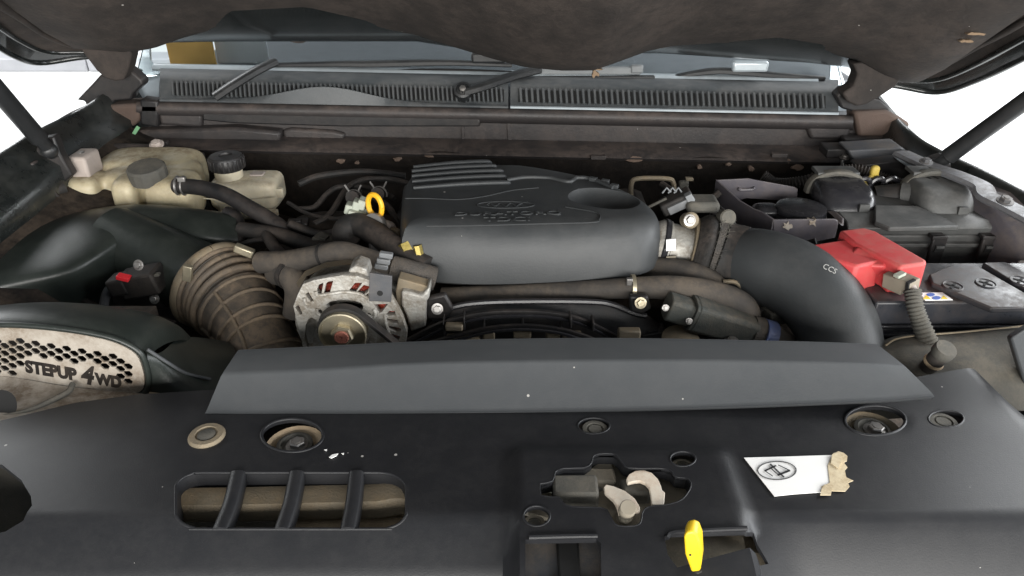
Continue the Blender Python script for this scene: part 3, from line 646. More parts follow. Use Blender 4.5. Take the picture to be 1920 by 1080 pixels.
fastener('dark clip sunk in the radiator cover above the hood latch', 1116, 801, 0.014, -0.004, 'muddy', 'clip')
fastener('steel bolt cup in the round hole above the torn white sticker', 1640, 793, 0.029, -0.009, 'tansteel', 'cup')
fastener('small dark clip beside the bolt hole past the deflector tip', 1770, 787, 0.015, -0.004, 'muddy', 'clip')
fastener('dusty clip sunk in the hole below the dark clip near the yellow lever', 1283, 864, 0.0125, -0.010, 'olive', 'clip')
fastener('dusty bolt sunk in the hole beside the latch cutout', 1002, 972, 0.0105, -0.008, 'olive', 'clip')

# crossmember seen through the openings
xm = thing('crossmember', 'tan dusty radiator crossmember under the cover openings', 'crossmember', (0, 0.5, -0.12))
part('beam', MB().tube([Q(a, b, -0.026) for a, b in ((250, 948), (430, 946), (560, 943), (700, 940), (800, 940))] + [(0.1, 0.475, -0.05), (0.6, 0.475, -0.05)], 0.0125, 10, 30, prof=(0.6, 1, 1.2)), 'tansteel', xm)
part('lower_beam', flat([(540, 962), (780, 958), (800, 990), (540, 1000)], -0.040, 0.01), 'tanpart', xm, bevel=0.002)
part('rear_plate', MB().box((0, 0.56, -0.08), (0.6, 0.008, 0.055)), 'muddy', xm, bevel=0.002)
part('floor_plate', MB().box((0, 0.5, -0.2), (0.7, 0.16, 0.01)), 'slot', xm)
part('end_bracket', flat([(318, 910), (440, 902), (430, 945), (370, 950), (310, 985)], -0.024, 0.006), 'tanpart', xm, bevel=0.002)
part('slot_backing', flat([(980, 1000), (1130, 1000), (1135, 1120), (975, 1120)], -0.014, 0.004), 'bracket', xm)
part('slot_backing', flat([(1235, 990), (1392, 985), (1400, 1056), (1240, 1070)], -0.020, 0.004), 'olive', xm)
part('slot_post', flat([(1042, 1010), (1085, 1008), (1090, 1110), (1050, 1110)], -0.010, 0.004), 'slot', xm, bevel=0.002)

# hood latch
lt = thing('hood_latch', 'dusty olive hood latch with cream hooks in the cover cutout', 'latch', Pn(1150, 930) + V((0, 0, -0.06)))
part('base_plate', flat([(990, 870), (1310, 860), (1320, 960), (1210, 1000), (1130, 1000), (990, 960)], -0.015, 0.004), 'olive', lt)
part('side_plate', flat([(1040, 880), (1060, 876), (1070, 912), (1054, 928), (1015, 916)], -0.012, 0.003), 'palecon', lt, bevel=0.001)
part('block', MB().box(Q(1078, 922, -0.008), (0.021, 0.013, 0.010)), 'muddy', lt, bevel=0.003)
part('block', MB().box(Q(1190, 922, -0.010), (0.013, 0.010, 0.008)), 'muddy', lt, bevel=0.003)
part('block', MB().box(Q(1122, 898, -0.010), (0.016, 0.010, 0.006)), 'olive', lt, bevel=0.003)
part('back_plate', flat([(1104, 888), (1116, 868), (1146, 868), (1152, 888)], -0.008, 0.004), 'connector', lt, bevel=0.001)
part('pivot', MB().lathe([(0.008, -0.02), (0.008, 0.0), (0.005, 0.003)], Q(1120, 906, -0.012), (0, 0, 1), 16), 'muddy', lt)
hz = 0.003
hook = [(1174, 898), (1179, 889), (1192, 882), (1207, 881), (1222, 886), (1234, 898), (1240, 912), (1241, 918), (1247, 923), (1245, 946), (1222, 946), (1220, 928), (1217, 913), (1210, 905), (1200, 901), (1190, 902), (1177, 905)]
part('hook', flat(hook, hz, 0.004), 'hookpaint', lt, bevel=0.0007)
lever = [(1132, 913), (1136, 908), (1150, 911), (1172, 920), (1190, 934), (1200, 950), (1200, 957), (1160, 962), (1156, 948), (1150, 937), (1142, 930), (1134, 923)]
part('lever', flat(lever, hz - 0.001, 0.004), 'hookpaint', lt, bevel=0.0007)
part('spring_plate', flat([(1146, 945), (1158, 960), (1200, 978), (1196, 992), (1160, 992), (1140, 962)], -0.016, 0.003), 'redrust', lt, bevel=0.0007)
part('pin', MB().lathe([(0.0072, -0.03), (0.0072, 0.006), (0.0066, 0.0068)], Q(1176, 956, 0.006), (0, -0.5, 1), 24), 'connector', lt)
rl = thing('release_lever', 'bright yellow hood release lever in the panel slot', 'lever', Pn(1300, 1035) + V((0, 0, -0.05)))
ys = 0.407
a = [(1282, 1008), (1286, 1000), (1298, 997), (1308, 1002), (1314, 1018), (1316, 1052), (1313, 1072), (1296, 1074), (1284, 1040)]
part('tab', MB().prism([P(px, py, ys) for px, py in a], (0.004, 0.012, 0.002)), 'yellow', rl, bevel=0.002, seg=3)
part('stub', MB().tube([P(1306, 1066, ys + 0.006), P(1310, 1085, ys + 0.006) + V((0, 0, -0.03))], 0.005, 8), 'muddy', rl)
part('dimple', MB().lathe([(0.001, -0.001), (0.001, 0.0006)], P(1294, 1040, ys), (0, -1, 0), 10), 'ink', rl)

# sticker on the panel
st = thing('sticker', 'white torn sticker with circled emblem on the radiator cover', 'sticker', Pn(1490, 890))
def onp(px, up): return [Pn(a, b, up) for a, b in px]
def sheet(px, up): return MB().prism(onp(px, up), (0, 0, -0.0006))
part('paper', sheet([(1395, 858), (1470, 856), (1560, 853), (1570, 880), (1566, 905), (1548, 922), (1490, 926), (1452, 930), (1440, 915)], 0.0014), 'white', st)
part('torn_edge', sheet([(1552, 872), (1558, 860), (1562, 850), (1572, 846), (1582, 849), (1589, 855), (1588, 864), (1582, 867), (1589, 876), (1584, 882), (1587, 895), (1600, 901), (1590, 905), (1593, 912), (1585, 921), (1552, 920), (1540, 912), (1556, 905)], 0.0020), 'torn', st)
part('torn_flap', sheet([(1558, 868), (1560, 852), (1574, 847), (1580, 862), (1572, 878)], 0.0034), 'torn', st)
part('torn_flap', sheet([(1540, 918), (1546, 908), (1560, 916), (1558, 928), (1538, 928)], 0.0026), 'torn', st)
ring = ellipx(1457, 882, 36, 17, 40)
q = onp(ring, 0.0020); q.append(q[0]); part('emblem_ring', MB().tube(q, 0.00045, 6, caps=False), 'ink', st)
for a_, b_, w_ in (((1444, 870), (1470, 895), 1.6), ((1434, 883), (1455, 873), 1.6), ((1434, 883), (1449, 893), 0.9), ((1459, 872), (1480, 882), 0.9), ((1458, 891), (1481, 882), 2.0), ((1446, 879), (1456, 888), 0.8)):
    a2, b2 = Pn(*a_, 0.0021), Pn(*b_, 0.0021); d2 = (b2 - a2).normalized(); n2 = V((-d2.y, d2.x, 0)) * 0.0005 * w_
    part('emblem_stroke', MB().prism([a2 - n2, b2 - n2, b2 + n2, a2 + n2], (0, 0, 0.0003)), 'ink', st)
t = thing('paper_crumb', 'tiny white paint flecks beside the round hole on the cover', 'paint fleck', Pn(625, 853))
for pts in ([(617, 857), (623, 852), (634, 850), (630, 855), (621, 859)], [(608, 843), (613, 842), (612, 845)], [(640, 850), (645, 849), (644, 852)]): part('fleck', sheet(pts, 0.0012), 'white', t)

# ------------------------------------------------------------------ deflector
df = thing('air_deflector', 'long grey plastic air deflector across the radiator cover', 'deflector', (0, 0.64, -0.02))
rows_ = [
 ([(384, 775), (640, 775), (960, 772), (1300, 765), (1640, 752), (1752, 744)], 0.606),
 ([(388, 768), (640, 768), (960, 765), (1300, 758), (1640, 746), (1749, 738)], 0.612),
 ([(414, 706), (600, 698), (760, 687), (960, 682), (1300, 680), (1600, 685), (1700, 691)], 0.638),
 ([(420, 696), (600, 689), (760, 679), (960, 674), (1300, 672), (1600, 678), (1694, 684)], 0.643),
 ([(444, 660), (580, 654), (760, 645), (960, 639), (1200, 638), (1500, 644), (1648, 648)], 0.700),
 ([(447, 656), (580, 650), (760, 641), (960, 635), (1200, 634), (1500, 640), (1646, 645)], 0.703)]
N = 40; lines = []
for pts, y in rows_:
    lines.append(crom([P(a, b, y + 0.012 * (a - 960) / 800 * 0) for a, b in pts], N))
back = [[p + V((0, 0.004, -0.006)) for p in l] for l in lines]
rings = []
for i in range(N):
    rings.append([l[i] for l in lines] + [lines[-1][i] + V((0, 0.002, -0.03))] + [l[i] for l in reversed(back)])
part('deflector_panel', MB().loft(rings), 'deflector', df, ang=60)
# ------------------------------------------------------------------ left side of the bay
# yellowed coolant tank
ct = thing('coolant_tank', 'yellowed translucent coolant tank by the fender', 'tank', P(230, 400, 1.17))
mb = MB()
def lobe(x0, r0, x1, r1, y, dep, e=0.45):
    c, h = bxp(x0, r0, x1, r1, y, dep); mb.sell(c, h, e, 28, 18)
lobe(84, 342, 192, 410, 1.135, 0.07); lobe(196, 344, 262, 420, 1.125, 0.08); lobe(255, 344, 368, 425, 1.130, 0.08); lobe(150, 308, 368, 390, 1.20, 0.11); lobe(170, 330, 362, 390, 1.16, 0.10)
part('tank_body', blob(mb, 0.0035, 8), 'tank', ct, ang=80)
cc = P(277, 325, 1.16)
part('tank_cap', MB().lathe([(0.030, -0.012), (0.031, 0.0), (0.031, 0.010), (0.028, 0.0135), (0.010, 0.0145)], cc, (0, -0.15, 1), 14), 'muddy', ct, ang=25)
part('level_sensor', MB().box(*bxp(121, 296, 170, 338, 1.16, 0.05)), 'pink', ct, bevel=0.005, seg=3)
hexbolt(ct, 'tank_bolt', P(153, 292, 1.185), (0, -0.2, 1), 0.007, 'steel')
part('hose_stub', MB().tube([P(118, 352, 1.13), P(90, 362, 1.11), P(60, 378, 1.10), P(0, 415, 1.06), P(-60, 450, 1.02)], 0.0125, 12, 24), 'rubber', ct)
part('stub_collar', MB().lathe([(0.019, -0.014), (0.020, 0.0), (0.019, 0.016), (0.012, 0.02)], P(92, 360, 1.115), (-0.8, -0.3, -0.25), 12), 'rubber', ct)
# hose from tank
ch = thing('coolant_hose', 'smooth black hose clamped to the yellowed tank', 'hose', P(440, 400, 1.08))
part('hose', MB().tube([P(330, 348, 1.135), P(375, 352, 1.12), P(420, 364, 1.10), P(465, 388, 1.08), P(510, 415, 1.06), P(535, 438, 1.05), P(540, 470, 1.05) + V((0, .02, -.03))], 0.0125, 16, 40), 'black', ch)
for px in (334, 345): 
    a = P(px, 348, 1.133); part('clamp', MB().tube([a + V((0, 0.0145 * math.cos(q), 0.0145 * math.sin(q))) for q in [2 * math.pi * k / 20 for k in range(21)]], 0.002, 6), 'steel', ch)
part('clamp_ear', MB().box(P(340, 336, 1.118), (0.006, 0.003, 0.004)), 'steel', ch, bevel=0.001)
# brake fluid reservoir
br = thing('brake_reservoir', 'cream brake fluid reservoir with black ribbed cap', 'reservoir', P(450, 400, 1.2))
mb = MB(); c, h = bxp(382, 346, 522, 398, 1.18, 0.075); mb.sell(c, h, 0.32, 32, 20)
c2, h2 = bxp(440, 336, 520, 360, 1.20, 0.05); mb.sell(c2, h2, 0.35, 28, 16)
c3, h3 = bxp(400, 378, 508, 416, 1.18, 0.06); mb.sell(c3, h3, 0.4, 28, 16)
part('reservoir_body', blob(mb, 0.003, 6), 'tankw', br, ang=80)
nc = P(430, 330, 1.215)
part('filler_neck', MB().lathe([(0.0235, -0.02), (0.0235, 0.018)], nc, (0, 0, 1), 28), 'tankw', br)
cap = part('reservoir_cap', MB().lathe([(0.027, 0.0), (0.0285, 0.003), (0.0285, 0.020), (0.026, 0.0235), (0.012, 0.024), (0.011, 0.021)], nc + V((0, 0, 0.014)), (0, 0, 1), 36), 'black', br)
for k in range(22):
    q = 2 * math.pi * k / 22; d = V((math.cos(q), math.sin(q), 0))
    part('grip_rib', MB().box(nc + d * 0.0288 + V((0, 0, 0.025)), (0.0016, 0.0016, 0.009), Matrix.Rotation(q, 3, 'Z')), 'black', cap, bevel=0.0005)
part('level_lug', MB().box(*bxp(500, 355, 532, 372, 1.19, 0.012)), 'tankw', br, bevel=0.002)
part('top_clip', MB().box(*bxp(466, 328, 494, 338, 1.215, 0.02)), 'pink', br, bevel=0.002)
part('foot', MB().box(*bxp(496, 400, 518, 412, 1.16, 0.02)), 'tankw', br, bevel=0.002)
part('seam_line', MB().tube([P(381, 372, 1.169), P(450, 376, 1.1685), P(521, 370, 1.169)], 0.0011, 6, 12), 'tankw', br)

# air cleaner box
ab = thing('air_box', 'large smooth dark air cleaner box against the fender', 'air box', P(200, 520, 0.98))
cols = [(-90, (480, 1.00), (550, .865)), (-40, (458, 1.03), (538, .875)), (0, (440, 1.055), (529, .885)), (60, (413, 1.09), (516, .90)), (110, (400, 1.105), (507, .907)), (150, (392, 1.115), (494, .925)), (200, (386, 1.12), (462, .965)),
        (235, (385, 1.12), (440, 1.0)), (270, (385, 1.12), (430, 1.02)), (330, (388, 1.12), (436, 1.02)), (390, (396, 1.115), (440, 1.02)), (430, (402, 1.11), (444, 1.025)), (446, (408, 1.10), (446, 1.03))]
rings = []
for px, (r0, y0), (r1, y1) in cols:
    a = P(px, r0, y0); b = P(px, r1, y1); m1 = a.lerp(b, 0.35) + V((0, 0, 0.020)); m2 = a.lerp(b, 0.75) + V((0, 0, 0.012))
    rings.append([a + V((0, 0.03, -0.15)), a + V((0, 0.014, -0.012)), a, m1, m2, b, b + V((0, -0.004, -0.01)), b + V((0, 0.008, -0.06)), b + V((0, 0.01, -0.16))])
part('box_lid', MB().loft(rings, False, False, False), 'airbox', ab, ang=80, sub=2)
part('lid_lip', MB().tube([P(425, 400, 1.09), P(442, 408, 1.08), P(446, 440, 1.05), P(440, 462, 1.03)], 0.012, 10, 16), 'black', ab)
part('outlet', MB().tube([P(215, 446, 1.045), P(290, 482, 1.01), P(360, 518, .98), P(402, 540, .96)], lambda s: 0.050 + 0.010 * s, 32, 16), 'airbox', ab, ang=60)
part('box_base', MB().box(*bxp(-60, 545, 420, 720, .955, 0.15)), 'black', ab, bevel=0.01)
# air mass sensor on the outlet
ms = thing('airflow_sensor', 'small dark airflow sensor with bright red clip on the air box outlet', 'sensor', P(265, 540, .93))
part('sensor_body', MB().box(P(268, 527, .925), (0.028, 0.02, 0.017), Matrix.Rotation(R(-12), 3, 'Y')), 'rubber', ms, bevel=0.004, seg=3)
part('sensor_rib', MB().box(P(272, 519, .915), (0.022, 0.004, 0.002), Matrix.Rotation(R(-12), 3, 'Y')), 'muddy', ms, bevel=0.001)
part('plug', MB().box(P(228, 532, .92), (0.014, 0.016, 0.013), Matrix.Rotation(R(-12), 3, 'Y')), 'rubber', ms, bevel=0.004)
part('lock_clip', MB().box(P(232, 520, .905), (0.0085, 0.006, 0.003), Matrix.Rotation(R(16), 3, 'Y')), 'redclip', ms, bevel=0.001)
for px, py in ((260, 497), (290, 560)): hexbolt(ms, 'screw', P(px, py, .912), (-0.1, -0.9, 0.4), 0.0052, 'steel')
part('cable', MB().tube([P(220, 534, .92), P(203, 545, .915), P(195, 570, .91), P(193, 600, .90)], 0.0065, 10, 16), 'bracket', ms)

# intake duct
du = thing('intake_duct', 'mud stained ribbed rubber intake duct bending behind the deflector', 'duct', P(450, 600, .88))
path = [P(396, 532, .965), P(428, 556, .942), P(456, 588, .912), P(480, 625, .88), P(500, 668, .85), P(514, 730, .83)]
dp = crom(path, 80)
def dr(s): return 0.0615 - 0.013 * sstep(0.1, 0.7, s) + (0.0030 * math.sin(s * 2 * math.pi * 13) if 0.10 < s < 0.33 else 0)
part('duct_body', MB().tube(dp, dr, 44, caps=True), 'duct', du, ang=70)
def ringat(s, extra, r, m, nm='rib', a0=0, a1=1):
    i = int(s * 79); p = dp[i]; tt = (dp[min(i + 1, 79)] - dp[max(i - 1, 0)]).normalized(); u = (V((0, 0, 1)) - tt * tt.z).normalized(); w_ = tt.cross(u); rr = dr(s) + extra
    part(nm, MB().tube([p + u * (math.cos(2 * math.pi * k / 44) * rr) + w_ * (math.sin(2 * math.pi * k / 44) * rr) for k in range(45)], r, 8, caps=False), m, du, ang=70)
for s in (0.135, 0.20, 0.27): ringat(s, 0.002, 0.0048, 'ductring')
for s in (0.35, 0.46, 0.57, 0.68, 0.79): ringat(s, 0.0006, 0.0028, 'ductring')
ringat(0.03, 0.001, 0.0085, 'tansteel', 'collar'); ringat(0.075, 0.0015, 0.004, 'ductring', 'collar')
for ang in (35, 100, 160, 215, 275):
    q = []
    for i in range(27, 72, 3):
        s = i / 79; p = dp[i]; tt = (dp[i + 1] - dp[i - 1]).normalized(); u = (V((0, 0, 1)) - tt * tt.z).normalized(); w_ = tt.cross(u); rr = dr(s) + 0.0006
        q.append(p + u * (math.cos(R(ang)) * rr) + w_ * (math.sin(R(ang)) * rr))
    part('long_rib', MB().tube(q, 0.0028, 8, 30), 'ductring', du)
p = P(352, 512, .90); part('clamp_tab', MB().box(p, (0.006, 0.004, 0.012), Matrix.Rotation(R(15), 3, 'Y')), 'zinc', du, bevel=0.001)
part('clamp_tab', MB().box(P(458, 470, .955), (0.014, 0.006, 0.006), Matrix.Rotation(R(25), 3, 'Y')), 'zinc', du, bevel=0.002)

# scoop with perforated plate
sc = thing('intake_scoop', 'dark intake scoop with dusty perforated plate bearing cut lettering', 'intake scoop', P(200, 740, .72))
YP = 0.680
pl_out = [(-90, 622), (-40, 616), (0, 614), (60, 616), (120, 622), (170, 630), (210, 640), (240, 653), (258, 668), (267, 690), (271, 712), (269, 726), (260, 734), (245, 736), (190, 731), (135, 726), (60, 712), (0, 703), (-90, 700)]
sp = [P(a, b, YP) for a, b in pl_out]; o0 = P(140, 680, YP)
sp2 = crom([V((p.x - o0.x, p.z - o0.z, 0)) for p in sp] + [V((sp[0].x - o0.x, sp[0].z - o0.z, 0))], 90)[:-1]
hexes = []
top_e = [(-90, 634), (0, 632), (80, 636), (150, 646), (200, 656), (240, 672), (256, 690), (262, 715)]
bot_e = [(-90, 690), (20, 704), (38, 703), (40, 668), (70, 672), (130, 684), (150, 684), (160, 676), (190, 692), (215, 690), (225, 706), (250, 728)]
for r_ in range(-12, 14):
    for c_ in range(-20, 14):
        px = 140 + c_ * 14.45; py = 648 + r_ * 14.0 + c_ * 2.4 + (7.2 if c_ % 2 else 0)
        te = interp(top_e, px); be = interp(bot_e, px)
        if py - 4 < te or py + 3 > be or px > 250 or px < -88: continue
        if px < 36: 
            if py > 704: continue
        cx = P(px, py, YP); hexes.append([(cx.x - o0.x + 0.0058 * math.cos(R(60 * k)), cx.z - o0.z + 0.0050 * math.sin(R(60 * k))) for k in range(6)])
pm = plate([(p.x, p.y) for p in sp2], hexes, o0, (1, 0, 0), (0, 0, 1), 0.003, 0.0004)
lx = (P(240, 722, YP) - P(48, 690, YP)).normalized(); ly = V((0.0, 0, 1)); 
lv = V((0.06, 0, 1)); lv = lv - lx * lx.dot(lv); lo = V((0, -0.0017, 0))
for s_, z_, c_, w_, sh_ in (('STEPUP', .0225, (97, 694), .82, 0), ('4', .036, (163, 703), .80, .25), ('WD', .021, (205, 713), .82, 0)):
    part('lettering', text(s_, z_, P(*c_, YP) + lo, lx, lv, 0.0006, w_ * .90, 0.0013, shear=sh_), 'firewall', sc)
part('perforated_plate', pm, 'cream', sc, ang=30)
# housing around it
def hprof(px, rt, rb):
    f = P(px, rt, YP); g_ = P(px, rb, YP)
    return [f + V((0, 0.018, -0.006)), f + V((0, -0.004, -0.003)), f + V((0, -0.002, 0.003)), f + V((0, 0.02, 0.008)), f + V((0, 0.07, -0.010)), f + V((0, 0.13, -0.05)), f + V((0, 0.14, -0.15))]
rings = []
for px, rt in ((-95, 618), (-40, 612), (0, 610), (60, 612), (120, 617), (170, 625), (212, 635), (243, 648), (262, 663), (274, 688)):
    rings.append(hprof(px, rt, 740))
part('hood_of_scoop', MB().loft(rings, False, False, False), 'airbox', sc, ang=80, sub=2)
part('plate_frame', MB().tube([P(a, b, YP - 0.001) for a, b in ((-90, 616), (0, 609), (60, 611), (120, 617), (172, 625), (214, 635), (246, 649), (266, 666), (275, 690), (279, 714), (275, 732), (262, 741), (240, 742), (190, 737), (130, 731))], 0.0034, 10, 60), 'airbox', sc, ang=70)
part('back_box', MB().box(*bxp(-95, 640, 268, 730, .73, 0.08)), 'firewall', sc)
# tail of the scoop towards the duct
g3 = [[(274, 655, .69), (300, 662, .70), (345, 632, .79), (430, 640, .84)], [(276, 668, .682), (320, 680, .70), (380, 668, .76), (446, 655, .80)], [(280, 690, .68), (330, 700, .695), (385, 706, .72), (428, 690, .76)], [(282, 714, .68), (330, 722, .685), (385, 726, .70), (405, 724, .71)], [(280, 738, .678), (330, 742, .68), (385, 746, .69), (395, 748, .69)]]
rings = [crom([P(*q) for q in r_], 14) for r_ in g3]
part('scoop_tail', MB().loft(rings, False, False, False), 'airbox', sc, ang=80, sub=1)
part('tail_edge_line', MB().tube([P(276, 655, .686), P(315, 680, .694), P(350, 700, .705), P(395, 711, .715)], 0.002, 8, 20), 'deflector', sc)  # paler than the tail: edge highlight put into the colour
part('tail_edge_line', MB().tube([P(280, 737, .677), P(330, 742, .678), P(388, 745, .688)], 0.0014, 8, 16), 'tanpart', sc)
part('dusty_skirt', MB().loft([[P(a, b, y) for a, b, y in r_] for r_ in ([(-80, 700, .679), (0, 704, .678), (60, 713, .677), (130, 727, .676), (270, 738, .676), (390, 747, .680)], [(-80, 735, .66), (0, 738, .66), (60, 738, .66), (120, 740, .66), (270, 755, .655), (390, 762, .65)], [(-80, 800, .590), (0, 796, .594), (50, 788, .602), (110, 776, .614), (270, 775, .625), (390, 782, .625)])], False, False, False), 'cream', sc, ang=80, sub=2)
part('skirt_edge', MB().tube([P(136, 720, .672), P(128, 734, .660), P(95, 752, .64), P(55, 770, .622), P(0, 784, .612)], 0.0032, 10, 24), 'muddy', sc)
part('skirt_hole', MB().lathe([(0.018, 0), (0.019, 0.002), (0.006, 0.001)], P(0, 765, .622), (0, -0.7, 0.7), 20), 'slot', sc)
# ------------------------------------------------------------------ engine core
eb = thing('engine_block', 'dark grimy engine block under the plastic cover', 'engine', (0, 1.05, -0.4))
part('block', MB().box((0.02, 1.08, -0.22), (0.22, 0.20, 0.2)), 'firewall', eb, bevel=0.02)
part('rocker_cover', MB().box((0.02, 1.05, -0.02), (0.17, 0.13, 0.035)), 'firewall', eb, bevel=0.015)
mb = MB(); mb.sell(P(640, 430, 1.08) + V((0, 0, -0.04)), (0.10, 0.06, 0.06), 0.6); mb.sell(P(580, 470, 1.06) + V((0, 0, -0.05)), (0.09, 0.06, 0.06), 0.6); mb.sell(P(700, 470, 1.0), (0.05, 0.05, 0.05), 0.6)
part('intake_manifold', blob(mb, 0.006, 5), 'firewall', eb, ang=70)
part('timing_case', MB().box((-0.05, 0.95, -0.18), (0.2, 0.05, 0.14)), 'firewall', eb, bevel=0.01)
part('strut_tower', MB().lathe([(0.16, -0.4), (0.15, -0.05), (0.12, -0.03), (0.02, -0.02)], (-0.50, 1.20, -0.06), (0, 0, 1), 28), 'firewall', eb)
part('strut_tower', MB().lathe([(0.16, -0.4), (0.15, -0.05), (0.12, -0.03), (0.02, -0.02)], (0.52, 1.18, -0.07), (0, 0, 1), 28), 'firewall', eb)
part('gearbox_casing', MB().box((0.36, 1.02, -0.25), (0.14, 0.16, 0.15)), 'firewall', eb, bevel=0.03)
part('starter_casing', MB().box((-0.36, 0.98, -0.27), (0.16, 0.2, 0.15)), 'firewall', eb, bevel=0.03)

# engine cover
ec = thing('engine_cover', 'black plastic engine cover with raised lettering and ridges', 'engine cover', (0.03, 1.0, 0.0))
def ecr(z, inset, fy):
    fy *= 0.5; o_ = [(-0.118 - (.03 if z > .03 else .03 * z / .03) , 0.878 + fy), (-0.06, 0.870 + fy), (0.05, 0.868 + fy), (0.12, 0.871 + fy), (0.170, 0.878 + fy), (0.197, 0.902 + fy * .6), (0.206, 0.945), (0.196, 1.0), (0.165, 1.055), (0.12, 1.105), (0.06, 1.145), (0.0, 1.168), (-0.08, 1.16), (-0.15, 1.14), (-0.168, 1.08), (-0.162, 1.0), (-0.155, 0.93 + fy * .4)]
    q = crom([V((x, y, z)) for x, y in o_] + [V((o_[0][0], o_[0][1], z))], 81)[:-1]
    c = V((0.02, 1.0, z))
    return [p + (c - p).normalized() * inset for p in q]
def ztop(p): 
    return 0
rings = [ecr(0.0, 0.004, 0.002), ecr(0.004, 0.0, 0.0), ecr(0.03, 0.0, 0.010), ecr(0.048, 0.0, 0.020), ecr(0.060, 0.0025, 0.027), ecr(0.068, 0.007, 0.033), ecr(0.0735, 0.014, 0.038), ecr(0.0765, 0.023, 0.040), ecr(0.0777, 0.036, 0.040), ecr(0.078, 0.10, 0.040)]
for r_ in rings:                       # the lower rim rises towards the throttle
    for p in r_:
        if p.z < 0.03: p.z += 0.010 * sstep(-0.05, 0.2, p.x)
        if p.z > 0.06: p.z += 0.004 - 0.05 * max(0, p.y - 0.9)
def T(px, py, up=0.0):
    z = 0.08
    for _ in range(5): q = Q(px, py, z + up); z = 0.082 - 0.05 * max(0, q.y - 0.9)
    return Q(px, py, z + up)
em = MB().loft(rings).mesh('cover')
rec = MB().sell((0.132, 0.990, 0.090), (0.055, 0.042, 0.033), 0.85, 28, 18, Matrix.Rotation(R(-24), 3, 'Z'))
em = cut(em, [rec])
part('cover_shell', em, 'cover', ec, ang=40)
for k, (l0, l1, r0) in enumerate(((775, 955, 343), (773, 947, 331), (772, 942, 321), (772, 930, 312), (775, 920, 304))):
    part('ridge', MB().tube([T(l0, r0 + 9, .002), T((l0 + l1) / 2, r0 + 2, 0.003), T(l1 - 12, r0 - 1, 0.003), T(l1, r0 + 1, -0.001)], lambda s: 0.0044 * (0.75 + 0.25 * math.sin(math.pi * s)), 10, 24, prof=(0.8, 0.8, 1.0)), 'cover', ec, ang=60)
part('ridge', MB().tube([T(950, 338, .001), T(985, 333, .001), T(1030, 334, .001), T(1066, 341, .001), T(1082, 334, .001), T(1110, 336, .001), T(1150, 352, .001)], 0.0035, 8, 40), 'cover', ec)
for px, py in ((1112, 336), (1135, 340), (1152, 349)): part('ridge_notch', MB().box(T(px, py, .002), (0.006, 0.004, 0.003), Matrix.Rotation(R(-25), 3, 'Z')), 'cover', ec, bevel=0.001)
part('panel_outline', MB().tube([T(a, b, 0.0003) for a, b in ((800, 424), (880, 423), (1000, 420), (1110, 417), (1123, 412), (1125, 403), (1112, 397), (1060, 388))], 0.0009, 6, 40), 'cover', ec)
part('panel_outline', MB().tube([T(a, b, 0.0003) for a, b in ((760, 372), (800, 372), (860, 374), (910, 368), (960, 357), (1010, 352))], 0.0008, 6, 30), 'cover', ec)
ux = V((1, 0.03, 0)); uy = V((-0.03, 1, -0.05))
part('lettering', text('DURATORQ', 0.0175, T(952, 400, 0.0003), ux, uy, 0.0014, 1.5), 'cover', ec)
part('lettering', text('TDCi', 0.020, T(951, 411, 0.0003), ux, uy, 0.0014, 1.4), 'cover', ec)
c = T(948, 384, 0.0003)
part('oval_emblem', MB().tube([c + V((0.040 * math.cos(q), 0.013 * math.sin(q), -0.00065 * math.sin(q))) for q in [2 * math.pi * k / 32 for k in range(33)]], 0.0008, 6, caps=False), 'cover', ec)
part('emblem_script', MB().tube([c + V((-0.026 + 0.0045 * k, 0.006 * math.sin(k * 1.9), 0)) for k in range(12)], 0.0008, 6, 48), 'cover', ec)
part('hook_clip', MB().box(*bxp(947, 540, 960, 553, .872, 0.006)), 'palecon', ec, bevel=0.001)

# fan shroud
fs_ = thing('fan_shroud', 'glossy black radiator fan shroud with curved ribs', 'fan shroud', (0.05, 0.78, -0.1))
rings = []
for i in range(40):
    px = lerp(790, 1260, i / 39)
    top_r = interp([(790, 625), (820, 590), (850, 572), (900, 564), (1000, 562), (1100, 563), (1150, 565), (1185, 580), (1215, 590), (1245, 615), (1260, 640)], px)
    a = P(px, top_r, .835); b = P(px, top_r + 10, .828); c = P(px, max(top_r + 18, 668), .812)
    rings.append([a + V((0, .01, -.1)), a, b, b.lerp(c, .5) + V((0, 0, 0.004)), c, c + V((0, 0, -.1))])
part('shroud_shell', MB().loft(rings, False, False, False), 'black', fs_, ang=70)
part('shroud_bead', MB().tube([P(a, b, .828) for a, b in ((812, 600), (845, 578), (900, 568), (1000, 565), (1110, 566), (1150, 572), (1190, 588), (1212, 592))], 0.004, 8, 50), 'gloss', fs_)
def arc(nm, pts, r, m, y): part(nm, MB().tube([P(a, b, y) for a, b in pts], r, 8, 40, prof=(0.7, 1, 1)), m, fs_)
arc('arc_rib', [(760, 640), (830, 606), (900, 588), (970, 584), (1040, 588), (1100, 604), (1180, 645)], 0.0032, 'black', .80)
arc('arc_rib', [(770, 645), (840, 613), (905, 596), (970, 592), (1040, 596), (1100, 612), (1165, 645)], 0.002, 'gloss', .795)
arc('arc_rib', [(800, 645), (860, 628), (920, 615), (980, 611), (1040, 616), (1090, 628), (1130, 645)], 0.0028, 'black', .785)
arc('arc_rib', [(800, 655), (860, 637), (920, 622), (980, 618), (1040, 623), (1085, 635), (1120, 650)], 0.002, 'gloss', .780)
for (px, r0, r1) in ((832, 604, 640), (870, 596, 622), (907, 613, 632), (980, 610, 630), (1052, 616, 634), (1070, 598, 616), (1112, 606, 622)):
    part('cross_rib', MB().box(*bxp(px - 2, r0, px + 2, r1, .788, 0.02)), 'black', fs_, bevel=0.001)
